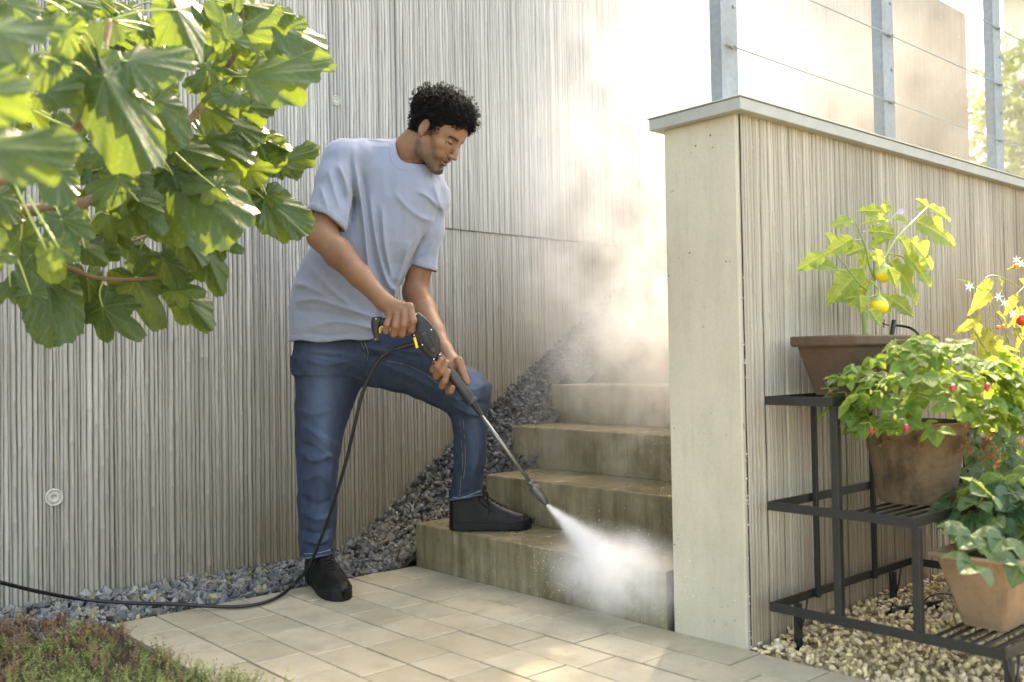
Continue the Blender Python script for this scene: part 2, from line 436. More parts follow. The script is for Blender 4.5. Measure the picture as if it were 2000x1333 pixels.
def tie_hole(px, py, rr, yface=WY-.006):
    p = on_y(px, py, yface)
    m = MB().lathe([(.0, .004), (rr*.28, .004), (rr*.30, .0065), (rr*.62, .0065), (rr*.66, .0035), (rr*.80, .0035), (rr*.86, .0085), (rr, .007), (rr*1.02, -.006)], p, 26, (0, -1, 0), cap=False)
    return m.build('tie_hole_plug', M_plug, wall, True)
M_plug = simple('cast_plug_concrete', (0.43, 0.41, 0.36), .85, 0, .15, 90, .3)
tie_hole(105, 972, .030); tie_hole(655, 197, .022)

# ---- low wall with coping and railing
gw = empty('garden_wall', (3.5, 1.65, 0), 'low pale wall with smooth end face, reed side and metal coping', 'wall')
def end_block():
    m = MB(); m.box((RX, RY0+.004, -.05), (RX+.30, RY1, 1.475), .004); m.box((RX+.302, RY0+.05, -.05), (8.2, RY1, 1.475)); return m
bm_ = end_block(); bm_.build('end_block', M_conc, gw)
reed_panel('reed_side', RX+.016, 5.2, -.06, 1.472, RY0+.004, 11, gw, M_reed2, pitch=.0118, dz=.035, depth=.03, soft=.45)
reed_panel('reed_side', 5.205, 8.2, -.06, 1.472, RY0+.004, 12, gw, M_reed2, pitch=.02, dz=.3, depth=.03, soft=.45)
m = MB()
m.box((RX-.03, RY0-.034, 1.472), (8.25, RY1+.03, 1.5055), .0015)
m.box((RX-.034, RY0-.038, 1.5065), (8.26, RY1+.034, 1.511), .001)
m.build('coping', M_coping, gw)
# chipped mortar edge at the foot of the corner
m = MB(); rr = random.Random(3)
for k in range(46):
    z = rr.uniform(.0, 1.0)**2.2*1.1; s = rr.uniform(.001, .0042)
    m.lathe([(0, -s), (s*.8, -s*.5), (s, 0), (s*.7, s*.6), (0, s)], (RX+.012+rr.uniform(-.006, .010), RY0+.001+rr.uniform(-.001, .003), z), 5, cap=False)
m.build('mortar_crumb', M_plug, gw)['kind'] = 'stuff'
rail = empty('railing', (3.3, 1.66, 1.513), 'galvanised post and cable railing on the low wall', 'railing')
for x in (2.232, 3.185, 4.150, 5.11, 6.07, 7.03):
    m = MB(); z0 = 1.514; z1 = 2.62
    m.box((x+.012, 1.60, z0), (x+.092, 1.6055, z1), .001)          # web facing the camera side
    m.box((x+.012, 1.6058, z0), (x+.0175, 1.640, z1), .001)        # flanges
    m.box((x+.0865, 1.6058, z0), (x+.092, 1.640, z1), .001)
    m.box((x, 1.588, z0), (x+.104, 1.66, z0+.005), .001)
    m.build('post', M_galv, rail)
cz = [1.692+.238*k for k in range(4)]
for z in cz:
    MB().tube([(2.26, 1.594, z), (2.7, 1.594, z-.002), (3.3, 1.594, z), (4.2, 1.594, z-.002), (7.1, 1.594, z)], .0022, 8).build('cable', M_galv, rail, True)
    for x in (2.232, 3.185, 4.150):
        m = MB(); m.lathe([(.0, 0), (.0055, 0), (.0055, .006), (.0035, .007), (.0035, .016), (0, .017)], (x+.062, 1.5995, z), 10, (0, -1, 0), cap=False)
        m.tube([(x+.04, 1.594, z), (x+.062, 1.594, z)], .0036, 8); m.build('cable_fitting', M_galv, rail, True)
for x in (2.232, 3.185, 4.150):
    for z in (1.812, 2.05): MB().lathe([(0, 0), (.006, 0), (.006, .003), (0, .004)], (x+.074, 1.5997, z), 10, (0, -1, 0), cap=False).build('bolt', M_galv, rail, True)

# ---- steps
stairs = empty('staircase', (2.6, 2.4, 0), 'wet mossy concrete steps climbing between the two walls', 'steps')
STEPX = [2.207, 2.49, 2.785, 3.085, 3.38, 3.67, 3.96, 4.25, 4.54]; STEPZ = [.168, .340, .513, .685, .857, 1.03, 1.2, 1.37, 1.54]
STEPL = [3.064, 2.965, 3.135, 3.19, 3.2, 3.15, 3.2, 3.2, 3.2]
def step_block(i):
    x0 = STEPX[i]; x1 = (STEPX[i+1]+.06 if i+1 < len(STEPX) else 9.0); z1 = STEPZ[i]; z0 = (STEPZ[i-1]+.0015 if i else -.05)
    xe = x1
    m = MB()
    y0 = 1.812 if i == 0 else 1.79; y1 = STEPL[i]
    # front edge built with a slightly worn nosing: grid of quads
    ny = 60; ys = np.linspace(y0, y1, ny)
    r = np.random.default_rng(20+i)
    wob = r.normal(0, .0006, ny); chip = np.where(r.random(ny) > .93, r.uniform(.001, .004, ny), 0)
    prof = [(x0, z0), (x0, z1-.006), (x0+.0015, z1-.002), (x0+.006, z1), (xe, z1), (xe, z0)]
    V = []
    for j, y in enumerate(ys):
        for k, (px, pz) in enumerate(prof):
            dx = wob[j]+chip[j] if k in (1, 2, 3) else 0; dzz = -chip[j] if k in (2, 3) else 0
            V.append((px+dx, y, pz+dzz))
    P = len(prof); F = [(j*P+k, j*P+(k+1) % P, (j+1)*P+(k+1) % P, (j+1)*P+k) for j in range(ny-1) for k in range(P)]
    F += [tuple(range(P))[::-1], tuple((ny-1)*P+k for k in range(P))]
    m.add(V, F)
    return m.build('step', M_step, stairs)
for i in range(len(STEPX)): step_block(i)
# side cheek hidden in the gap between the first step and the low wall
MB().box((2.235, 1.788, -.05), (2.5, 1.811, .15)).build('step_joint', M_joint, stairs)

# ---- stones
def hull_stone(r, n=14, flat=.7):
    P = r.normal(size=(n, 3)); P /= np.linalg.norm(P, axis=1)[:, None]
    P *= r.uniform(.78, 1.0, n)[:, None]; P *= np.array([1.0, r.uniform(.6, .95), r.uniform(flat*.7, flat)])
    bm = bmesh.new(); vs = [bm.verts.new(p) for p in P]
    bmesh.ops.convex_hull(bm, input=vs, use_existing_faces=False)
    for v_ in [v_ for v_ in bm.verts if not v_.link_faces]: bm.verts.remove(v_)
    bmesh.ops.triangulate(bm, faces=bm.faces[:])
    bm.verts.index_update()
    V = np.array([v_.co[:] for v_ in bm.verts]); F = np.array([[v_.index for v_ in f.verts] for f in bm.faces]); bm.free()
    return V, F
def rot_mats(r, n, tilt=1.0):
    q = r.normal(size=(n, 4)); q[:, 1:3] *= tilt; q /= np.linalg.norm(q, axis=1)[:, None]
    w_, x, y, z = q.T
    return np.stack([np.stack([1-2*(y*y+z*z), 2*(x*y-z*w_), 2*(x*z+y*w_)], -1), np.stack([2*(x*y+z*w_), 1-2*(x*x+z*z), 2*(y*z-x*w_)], -1), np.stack([2*(x*z-y*w_), 2*(y*z+x*w_), 1-2*(x*x+y*y)], -1)], 1)
def scatter(name, protos, pos, size, Rm, cols, mat, smooth=False, parent=None, which=None, r=None):
    r = r or np.random.default_rng(1)
    pos = np.asarray(pos); n = len(pos); size = np.broadcast_to(np.asarray(size, float).reshape(n, -1), (n, 3)) if np.ndim(size) else np.full((n, 3), size)
    which = r.integers(0, len(protos), n) if which is None else which
    VV = []; FF = []; CC = []; off = 0
    for pi, pr in enumerate(protos):
        V, F = pr[0], pr[1]; pc = pr[2] if len(pr) > 2 else None
        idx = np.where(which == pi)[0]
        if len(idx) == 0: continue
        A = V[None]*size[idx][:, None, :]
        A = np.einsum('nij,nvj->nvi', Rm[idx], A)+pos[idx][:, None, :]
        VV.append(A.reshape(-1, 3)); FF.append((F[None]+(np.arange(len(idx))*len(V))[:, None, None]+off).reshape(-1, F.shape[1]))
        c = np.repeat(cols[idx][:, None, :], len(V), 1)
        if pc is not None: c = c*pc[None]
        CC.append(c.reshape(-1, cols.shape[1])); off += len(idx)*len(V)
    me = mesh_np(name, np.concatenate(VV), np.concatenate(FF), col=np.concatenate(CC), mats=[mat], smooth=smooth)
    return link(name, me, parent)
# bank profile along the tall wall, measured at the wall
BX = np.array([0, 2.05, 2.15, 2.36, 2.645, 2.94, 3.126, 3.34, 3.685, 4.3, 5.0, 9.0]); BZ = np.array([0, 0, .02, .15, .36, .55, .68, .83, 1.06, 1.42, 1.6, 1.62])
def bank_z(x, y):
    zw = np.interp(x, BX, BZ)
    st = np.interp(x+.02, [2.0, 2.207, 2.49, 2.785, 3.085, 3.38, 4.54], [0, .05, .21, .38, .56, .73, 1.40])
    t = np.clip((WY-y)/.45, 0, 1)
    return zw*(1-t)+np.minimum(zw, st)*t
r = np.random.default_rng(31)
# bank body
gx = np.concatenate([np.linspace(-1.0, 2.2, 60), np.linspace(2.21, 9.0, 260)]); nt = 10
y0s = np.array([3.072 if x < 2.207 else STEPL[min(np.searchsorted(STEPX, x)-1, 8)]-.02 for x in gx])
GX = np.repeat(gx[None], nt, 0); tt = np.linspace(0, 1, nt)[:, None]; GY = y0s[None]*(1-tt)+(WY+.02)*tt
GZ = bank_z(GX, GY)-.022
V = np.stack([GX, GY, GZ], -1).reshape(-1, 3); nx_ = len(gx)
Fq = np.array([(j*nx_+i, j*nx_+i+1, (j+1)*nx_+i+1, (j+1)*nx_+i) for j in range(nt-1) for i in range(nx_-1)])
tag(link('embankment', mesh_np('embankment', V, Fq, mats=[M_soil])), kind='structure')
protos = [hull_stone(r, 12, .62) for _ in range(10)]
N1 = 2600; x = r.uniform(.55, 2.25, N1); y = r.uniform(3.086, WY-.004, N1)
N2 = 6000; x2 = r.uniform(2.18, 4.9, N2); y2 = r.uniform(2.93, WY-.004, N2)
k2 = np.zeros(N2, bool)
for i in range(N2):
    j = np.searchsorted(STEPX, x2[i])-1
    k2[i] = y2[i] > (STEPL[j] if j >= 0 else 3.08)+.012
x = np.concatenate([x, x2[k2], r.uniform(2.02, 2.205, 170), r.uniform(2.20, 2.35, 80)]); y = np.concatenate([y, y2[k2], r.uniform(3.082, 3.22, 170), r.uniform(3.075, 3.14, 80)]); n = len(x)
z = bank_z(x, y)+r.uniform(-.016, .008, n); z[-250:] += .012
s = r.uniform(.014, .026, n)*np.where(x > 2.3, .82, 1)*np.where(r.random(n) > .9, 1.25, 1)
base = np.array([0.128, 0.132, 0.128]); t = r.random(n)
C = base[None]*r.uniform(.5, 1.75, n)[:, None]
C = np.where((t > .9)[:, None], np.array([0.30, 0.25, 0.13])[None]*r.uniform(.5, 1.2, n)[:, None], C)
# browner stones on the lower bank, dry paler ones on the far left
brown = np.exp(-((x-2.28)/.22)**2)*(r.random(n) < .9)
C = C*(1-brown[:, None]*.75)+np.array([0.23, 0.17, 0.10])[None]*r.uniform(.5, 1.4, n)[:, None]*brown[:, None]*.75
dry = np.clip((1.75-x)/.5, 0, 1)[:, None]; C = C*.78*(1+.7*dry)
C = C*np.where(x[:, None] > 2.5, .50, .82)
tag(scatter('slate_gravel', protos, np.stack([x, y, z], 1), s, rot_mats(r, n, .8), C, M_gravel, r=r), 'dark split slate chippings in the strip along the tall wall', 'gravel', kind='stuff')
# pale pebbles right of the paving
protos = [hull_stone(r, 20, .66) for _ in range(12)]
N3 = 12000; x = r.uniform(2.215, 4.2, N3); y = r.uniform(.2, RY0-.01, N3)
kk = (y > .2+(x-2.2)*.1); x, y = x[kk], y[kk]; n = len(x)
z = r.uniform(-.02, .012, n)+.02*np.clip((x-2.25)/.3, 0, 1)
s = r.uniform(.007, .0150, n)*np.where(r.random(n) > .93, 1.4, 1)
C = np.array([0.66, 0.53, 0.31])[None]*r.uniform(.6, 1.3, n)[:, None]*np.stack([np.ones(n), r.uniform(.92, 1.02, n), r.uniform(.75, 1.1, n)], 1)
tag(scatter('pebble_bed', protos, np.stack([x, y, z], 1), s, rot_mats(r, n, .5), C, M_pebble, r=r), 'pale tan limestone pebbles under the plant stand', 'pebbles', kind='stuff')
M_pbase = simple('crushed_limestone', (0.34, 0.275, 0.17), .95, 0, .4, 120, .5)
tag(link('pebble_base', mesh_np('pebble_base', [(2.212, -.5, -.018), (4.6, -.5, -.018), (4.6, RY0+.02, -.018), (2.212, RY0+.02, -.018)], np.array([[0, 1, 2, 3]]), mats=[M_pbase])), kind='structure')
# a few loose stones beside the wall corner, lying on the paving edge
for i, (px, py, sz) in enumerate([(1481, 1262, .020), (1497, 1268, .014), (1521, 1272, .024), (1549, 1286, .014)]):
    p = on_z(px, py, 0.0); V, F = protos[i]
    V = V*sz; V = V+p+np.array([0, 0, -V[:, 2].min()+.001])
    me = mesh_np('pebble', V, F, col=np.tile([.55, .49, .38], (len(V), 1)), mats=[M_pebble], smooth=True)
    tag(link('pebble', me), ['round cream pebble at the foot of the wall corner', 'small grey white pebble just right of the round cream one', 'largest angular cream stone on the paving beside the wall', 'small pale pebble at the pebble bed edge, nearest the camera'][i], 'pebble', 'loose pebbles by the wall corner')

# ---- far end beyond the wall
M_house = simple('cream_render', (0.66, 0.60, 0.47), .9, 0, .06, 12, .1)
M_eave = simple('pale_fascia', (0.5, 0.46, 0.38), .7)
M_glass = simple('dark_window_glass', (0.07, 0.08, 0.08), .12, 0)
hs = empty('house', (13, 3.5, 1.6), 'cream rendered house seen through the mist beyond the railing', 'house')
MB().box((11.6, -1.5, 0), (18, 4.35, 6.5)).build('wall', M_house, hs)
MB().box((11.2, -1.8, 5.0), (11.59, 4.7, 5.22), .01).build('eave', M_eave, hs)
MB().box((11.56, 2.6, 2.7), (11.598, 3.7, 4.1), .005).build('window', M_glass, hs)
ow = MB().box((9.6, 3.05, 1.0), (9.9, 3.42, 3.35), .01).build('gate_pillar', M_house); tag(ow, 'cream pillar far behind the right end of the railing', 'pillar')
bk = MB().box((9.55, 3.0, 3.35), (9.95, 3.47, 3.42), .01).build('cap', M_eave)
bk.parent = ow
# ================================================================== SIGNED-DISTANCE SCULPTING (one continuous surface per garment / body)
def cf(px, py, D): return np.array([(px-1000)/FPX*D, D, (666.5-py)/FPX*D])
Wm = np.stack([CR, FW, CU], 1)
def cw(V): return CO+np.asarray(V) @ Wm.T
def wc(p): return (np.asarray(p)-CO) @ Wm
def sstep(a, b, x): t = np.clip((x-a)/(b-a), 0, 1); return t*t*(3-2*t)
class SDF:
    def __init__(s, lo, hi, h):
        s.lo = np.array(lo, np.float64); s.h = h; s.n = np.ceil((np.array(hi)-s.lo)/h).astype(int)+1
        s.D = np.full(s.n, .25, np.float32)
        s.ax = [s.lo[i]+h*np.arange(s.n[i]) for i in range(3)]
    def win(s, lo, hi):
        a = np.clip(np.floor((np.asarray(lo)-s.lo)/s.h).astype(int), 0, s.n-1); b = np.clip(np.ceil((np.asarray(hi)-s.lo)/s.h).astype(int)+1, 1, s.n)
        if np.any(b <= a): return None, None
        sl = tuple(slice(a[i], b[i]) for i in range(3))
        X = s.ax[0][sl[0]].astype(np.float32)[:, None, None]; Y = s.ax[1][sl[1]].astype(np.float32)[None, :, None]; Z = s.ax[2][sl[2]].astype(np.float32)[None, None, :]
        return sl, (X, Y, Z)
    def add(s, fn, lo, hi, k=.01, op='u'):
        m = k+.006; sl, g = s.win(np.asarray(lo)-m, np.asarray(hi)+m)
        if sl is None: return
        d = fn(*g).astype(np.float32); A = s.D[sl]
        if op == 'u':
            if k <= 0: s.D[sl] = np.minimum(A, d)
            else:
                t = np.clip(.5+.5*(A-d)/k, 0, 1); s.D[sl] = A*(1-t)+d*t-k*t*(1-t)
        elif op == 's':
            d = -d; t = np.clip(.5-.5*(A-d)/k, 0, 1); s.D[sl] = A*(1-t)+d*t+k*t*(1-t)
        elif op == 'i':
            s.D[sl] = np.maximum(A, d)
        elif op == '+': s.D[sl] = A+d
    def cap(s, a, b, ra, rb=None, k=.01, op='u', squash=None):
        a = np.asarray(a, float); b = np.asarray(b, float); rb = ra if rb is None else rb
        v = b-a; L2 = float(v @ v)+1e-12; R_ = max(ra, rb)
        def fn(X, Y, Z):
            t = np.clip(((X-a[0])*v[0]+(Y-a[1])*v[1]+(Z-a[2])*v[2])/L2, 0, 1)
            return np.sqrt((X-a[0]-t*v[0])**2+(Y-a[1]-t*v[1])**2+(Z-a[2]-t*v[2])**2)-(ra+(rb-ra)*t)
        s.add(fn, np.minimum(a, b)-R_, np.maximum(a, b)+R_, k, op)
    def ell(s, c, r, M=None, k=.01, op='u'):
        c = np.asarray(c, float); r = np.asarray(r, float); M = np.eye(3) if M is None else np.asarray(M)   # rows: local axes
        ext = np.sqrt(((M*r[:, None])**2).sum(0))
        def fn(X, Y, Z):
            dx, dy, dz = X-c[0], Y-c[1], Z-c[2]
            q = 0; g2 = 0
            for i in range(3):
                l = (dx*M[i, 0]+dy*M[i, 1]+dz*M[i, 2]); q = q+(l/r[i])**2; g2 = g2+(l/r[i]**2)**2
            q = np.sqrt(q); return q*(q-1)/(np.sqrt(g2)+1e-6)
        s.add(fn, c-ext, c+ext, k, op)
    def chain(s, P, R_, k=.012):
        for i in range(len(P)-1): s.cap(P[i], P[i+1], R_[i], R_[i+1], k)
    def rows(s, tab, k=.02, p=2.2, op='u'):
        """horizontal slices: (py, px_left, px_right, D_centre, half_depth)"""
        T = np.array(tab, float); D0 = T[:, 3]; z = (666.5-T[:, 0])/FPX*D0; xl = (T[:, 1]-1000)/FPX*D0; xr = (T[:, 2]-1000)/FPX*D0
        o = np.argsort(z); z, xl, xr, D0, hd = z[o], xl[o], xr[o], D0[o], T[o, 4]
        sl, g = s.win((xl.min()-.03, (D0-hd).min()-.03, z.min()-.02), (xr.max()+.03, (D0+hd).max()+.03, z.max()+.02))
        X, Y, Z = g; zz = Z.ravel()
        def ip(a): return np.interp(zz, z, a)[None, None, :].astype(np.float32)
        c = ip((xl+xr)/2); rx = ip((xr-xl)/2); yc = ip(D0); ry = ip(hd)
        q = (np.abs((X-c)/rx)**p+np.abs((Y-yc)/ry)**p)**(1/p)
        d = (q-1)*np.minimum(rx, ry)
        d = np.maximum(d, np.maximum(z.min()-Z, Z-z.max()))
        A = s.D[sl]; t = np.clip(.5+.5*(A-d)/k, 0, 1); s.D[sl] = A*(1-t)+d*t-k*t*(1-t)
    def folds(s, L, yfront):
        """L: list of (polyline in px, amplitude m, half width px); only the side nearer than yfront"""
        X = s.ax[0].astype(np.float32)[:, None, None]; Y = s.ax[1].astype(np.float32)[None, :, None]; Z = s.ax[2].astype(np.float32)[None, None, :]
        for P, A, wd in L:
            A *= 1.5; wd *= .85
            P = np.array(P, float)
            if len(P) > 2: P = spline(P, len(P)*4)
            lo = cf(P[:, 0].min()-3*wd, P[:, 1].max()+3*wd, yfront); hi = cf(P[:, 0].max()+3*wd, P[:, 1].min()-3*wd, yfront)
            lo = np.array([min(lo[0], lo[0]*s.ax[1][0]/yfront), s.ax[1][0], min(lo[2], lo[2]*s.ax[1][0]/yfront)-.01]); hi = np.array([max(hi[0], hi[0]*s.ax[1][0]/yfront), yfront, max(hi[2], hi[2]*s.ax[1][0]/yfront)+.01])
            sl, g = s.win(lo, hi)
            if sl is None: continue
            x, y, z = g; px = 1000+FPX*x/y; py = 666.5-FPX*z/y
            best = None; n = len(P)-1
            for i in range(n):
                a, v = P[i], P[i+1]-P[i]; L2 = v @ v+1e-9
                t = np.clip(((px-a[0])*v[0]+(py-a[1])*v[1])/L2, 0, 1); d2 = (px-a[0]-t*v[0])**2+(py-a[1]-t*v[1])**2
                u = (i+t)/n; taper = np.clip(np.minimum(u, 1-u)*5, 0, 1)**.7
                e = np.exp(-(d2/wd**2+1e-6)**.72)*taper
                best = e if best is None else np.maximum(best, e)
            s.D[sl] -= (A*best*np.clip((yfront-y)/.03, 0, 1)).astype(np.float32)
    def mesh(s):
        D = s.D; S = D < 0; n = s.n
        cnt = np.zeros(n-1, np.uint8)
        for i in (0, 1):
            for j in (0, 1):
                for k in (0, 1): cnt += S[i:n[0]-1+i, j:n[1]-1+j, k:n[2]-1+k]
        act = np.argwhere((cnt > 0) & (cnt < 8)); idx = np.full(n-1, -1, np.int32); idx[tuple(act.T)] = np.arange(len(act))
        P = np.zeros((len(act), 3)); W_ = np.zeros(len(act)); i0, j0, k0 = act.T
        cn = [(i, j, k) for i in (0, 1) for j in (0, 1) for k in (0, 1)]; vals = {c: D[i0+c[0], j0+c[1], k0+c[2]].astype(np.float64) for c in cn}
        for a in cn:
            for ax in range(3):
                if a[ax]: continue
                b = list(a); b[ax] = 1; b = tuple(b); va, vb = vals[a], vals[b]
                m = (va < 0) != (vb < 0); t = np.where(m, va/(va-vb+1e-20), 0)
                pt = np.array(a, float)[None].repeat(len(act), 0); pt[:, ax] = t
                P[m] += pt[m]; W_ += m
        P = s.lo+s.h*(act+P/W_[:, None]); F = []
        for ax in range(3):
            o = [q for q in range(3) if q != ax]
            A = S.take(range(0, n[ax]-1), ax); B = S.take(range(1, n[ax]), ax); e = np.argwhere(A != B)
            e = e[(e[:, o[0]] > 0) & (e[:, o[1]] > 0) & (e[:, o[0]] < n[o[0]]-1) & (e[:, o[1]] < n[o[1]]-1)]
            fl = A[tuple(e.T)]
            def g(d0, d1):
                q = e.copy(); q[:, o[0]] += d0; q[:, o[1]] += d1; return idx[tuple(q.T)]
            q = np.stack([g(-1, -1), g(0, -1), g(0, 0), g(-1, 0)], 1)
            if ax == 1: fl = ~fl
            q[~fl] = q[~fl][:, ::-1]; F.append(q)
        return P, np.concatenate(F)
def relax(V, F, it=2, lam=.5):
    E = np.concatenate([F[:, [0, 1]], F[:, [1, 2]], F[:, [2, 3]], F[:, [3, 0]]]); n = len(V)
    E = np.concatenate([E, E[:, ::-1]]); dg = np.bincount(E[:, 0], minlength=n)[:, None]
    for q in range(it):
        for l in (lam, -lam*1.03) if it > 1 else (lam,):
            S_ = np.stack([np.bincount(E[:, 0], V[E[:, 1], c], n) for c in range(3)], 1)/np.maximum(dg, 1); V = V+l*(S_-V)
    return V
# ================================================================== THE MAN
man = empty('person', tuple(on_z(720, 1150, 0.0)), 'man in light blue t-shirt and jeans leaning over, one foot on the lowest step', 'person')

# ---- hand and arm key points (px, py, depth)
GD = 3.13                                     # depth of the spray gun
R_SH, R_EL, R_WR = cf(668, 318, 3.34), cf(630, 462, 3.22), cf(748, 588, 3.12)
L_SH, L_EL, L_WR = cf(838, 412, 3.46), cf(811, 572, 3.46), cf(868, 684, 3.235)
NK0, NK1 = cf(776, 322, 3.43), cf(832, 262, 3.38)
# head frame (f forward, u up, r his right)
_p, _y = rad(36), rad(27)
Hf = np.array([math.cos(_p)*math.cos(_y), -math.cos(_p)*math.sin(_y), -math.sin(_p)])
Hr = np.cross(Hf, np.array([math.sin(_p)*math.cos(_y), -math.sin(_p)*math.sin(_y), math.cos(_p)]))
Hu = np.cross(Hr, Hf); Hr /= np.linalg.norm(Hr)
_rl = rad(-3); Hu, Hr = Hu*math.cos(_rl)+Hr*math.sin(_rl), Hr*math.cos(_rl)-Hu*math.sin(_rl)
HS = 1.0
EAR = cf(831, 253, 3.27)
HC = EAR-Hr*.076*HS
def hp(x, y, z): return HC+HS*(x*Hr+y*Hf+z*Hu)
HM = np.stack([Hr, Hf, Hu])
h = .003
lo = np.minimum.reduce([cf(585, 800, 3.0), cf(585, 800, 3.62)]); hi = np.array([.0, 3.62, 1.0])
B = SDF((-.80, 2.98, -.20), (-.10, 3.62, .86), h)
# torso under the shirt, shoulders, chest that shows in the neck opening
B.rows([(690, 596, 725, 3.45, .085), (600, 590, 735, 3.44, .09), (500, 635, 790, 3.43, .095), (420, 668, 835, 3.42, .10), (370, 690, 850, 3.42, .09), (335, 715, 850, 3.42, .07)], .03)
B.cap(R_SH+[.03, 0, 0], cf(770, 318, 3.42), .042, .050, .03); B.cap(L_SH+[-.02, 0, .0], cf(790, 335, 3.42), .05, .055, .04)
B.cap(cf(790, 372, 3.36), cf(832, 385, 3.40), .040, .04, .03)      # upper chest
B.cap(cf(765, 345, 3.37), cf(800, 372, 3.345), .034, .034, .03)
# neck with its cords
B.cap(NK0, hp(0, -.018, -.045), .064, .057, .03)
B.cap(cf(800, 345, 3.385), hp(.050, .0, -.045), .012, .014, .025)     # sternomastoid, near side
B.cap(cf(780, 300, 3.43), hp(0, -.065, -.01), .038, .038, .03)       # nape
# ---- head
B.ell(hp(0, -.008, .048), (.073, .096, .082), HM, .02)
B.ell(hp(0, .035, .02), (.064, .058, .07), HM, .02)
B.ell(hp(0, .045, -.038), (.050, .046, .062), HM, .02)
for sx in (-1, 1):
    B.cap(hp(sx*.058, -.002, -.035), hp(sx*.048, .022, -.070), .017, .014, .022)
    B.cap(hp(sx*.048, .022, -.070), hp(sx*.014, .078, -.098), .014, .014, .022)
    B.ell(hp(sx*.042, .060, -.016), (.020, .015, .014), HM, .022)        # cheekbone
    B.cap(hp(sx*.044, .071, .030), hp(sx*.012, .087, .026), .009, .009, .012)  # brow ridge
B.ell(hp(0, .076, -.094), (.019, .016, .017), HM, .014)                 # chin
B.ell(hp(0, .060, .058), (.055, .030, .034), HM, .02)                   # forehead
for sx in (-1, 1):
    B.ell(hp(sx*.031, .097, .010), (.019, .013, .012), HM, .010, 's')      # socket
    B.ell(hp(sx*.031, .0735, .009), (.0155, .0145, .0125), HM, .004)        # lids
    B.cap(hp(sx*.042, .080, .0035), hp(sx*.020, .0885, .0015), .0033, .0030, .0025, 's')
B.cap(hp(0, .088, .022), hp(0, .106, -.014), .0065, .0085, .010)        # nose bridge
B.cap(hp(0, .104, -.014), hp(0, .113, -.028), .0085, .0100, .008)
for sx in (-1, 1):
    B.ell(hp(sx*.0125, .1005, -.031), (.0075, .010, .0075), HM, .006)
    B.ell(hp(sx*.0065, .109, -.0385), (.003, .005, .003), HM, .002, 's')
    B.cap(hp(sx*.019, .094, -.030), hp(sx*.030, .078, -.052), .0018, .0018, .006, 's')  # smile line
    B.ell(hp(sx*.036, .070, -.046), (.014, .013, .015), HM, .014)
B.ell(hp(0, .082, -.050), (.022, .016, .014), HM, .010)                 # muzzle
B.cap(hp(-.017, .0885, -.0535), hp(0, .0985, -.0510), .0036, .0048, .005); B.cap(hp(.017, .0885, -.0535), hp(0, .0985, -.0510), .0036, .0048, .005)
B.cap(hp(-.015, .0865, -.0655), hp(0, .0950, -.0675), .0038, .0056, .005); B.cap(hp(.015, .0865, -.0655), hp(0, .0950, -.0675), .0038, .0056, .005)
B.cap(hp(-.019, .091, -.0590), hp(.019, .091, -.0590), .0023, .0023, .002, 's')
B.cap(hp(-.010, .095, -.0590), hp(.010, .095, -.0590), .0026, .0026, .002, 's')
B.ell(hp(0, .089, -.080), (.014, .008, .005), HM, .006, 's')
# ears
for sx in (-1, 1):
    Me = np.stack([(Hr*.99-sx*Hf*.10), (Hf*.99+sx*Hr*.10), Hu])
    c = hp(sx*.079, -.008, .004)
    B.ell(c, (.0085, .0195, .0315), Me, .006)
    B.ell(c+sx*Me[0]*.007+Me[1]*.002+Me[2]*.004, (.0060, .0115, .020), Me, .003, 's')
    B.cap(c+Me[1]*.003+Me[2]*(-.006)+sx*Me[0]*.002, c+Me[1]*.002+Me[2]*.012, .003, .0025, .003)
    B.ell(c-Me[2]*.026+Me[1]*.005, (.005, .008, .009), Me, .005)
# ---- right arm
B.chain([R_SH, R_SH*.5+R_EL*.5, R_EL], [.052, .050, .047], .02)
_f = R_WR-R_EL; B.chain([R_EL, R_EL+_f*.28, R_EL+_f*.62, R_WR], [.047, .0475, .037, .0285], .02)
B.ell(R_EL+_f*.25+np.array([.0, 0, .012]), (.03, .03, .034), None, .02)
B.cap(R_EL+np.array([-.03, .0, -.006]), R_EL+np.array([-.018, .01, .03]), .018, .02, .02)   # elbow point
# ---- left arm
B.chain([L_SH, L_SH*.5+L_EL*.5, L_EL], [.052, .048, .043], .02)
_g = L_WR-L_EL; B.chain([L_EL, L_EL+_g*.3, L_EL+_g*.7, L_WR], [.044, .043, .033, .027], .02)
# ---- right hand on the grip: back of the hand, then four separate curled fingers
B.cap(R_WR, cf(770, 602, GD-.02), .027, .024, .015)
KN = [cf(800, 600, GD-.040), cf(789, 609, GD-.046), cf(775, 614, GD-.044), cf(762, 616, GD-.036)]
for q in KN: B.cap(R_WR+[.003, 0, -.004], q, .020, .0125, .014)
B.cap(KN[0], KN[3], .0125, .011, .010)
FP = [[(806, 626, GD-.052), (803, 644, GD-.036), (797, 650, GD-.010)], [(789, 634, GD-.058), (785, 652, GD-.040), (782, 656, GD-.012)],
      [(772, 637, GD-.056), (769, 652, GD-.040), (768, 655, GD-.012)], [(756, 634, GD-.050), (754, 647, GD-.036), (755, 650, GD-.010)]]
fr = [.0136, .0128, .0124, .0112]
FINGC = []
for q, P, r0 in zip(KN, FP, fr):
    pts = [q]+[cf(*p) for p in P]; FINGC.append(pts)
    B.chain(pts[:2], [r0*1.02, r0*1.02], .004); B.chain(pts[1:3], [r0*1.0, r0*.95], .004); B.chain(pts[2:], [r0*.93, r0*.85], .004)
B.chain([R_WR+[.02, .02, -.01], cf(786, 612, GD+.035), cf(803, 622, GD+.034), cf(812, 636, GD+.03)], [.017, .0155, .0125, .0105], .008)   # thumb on the far side
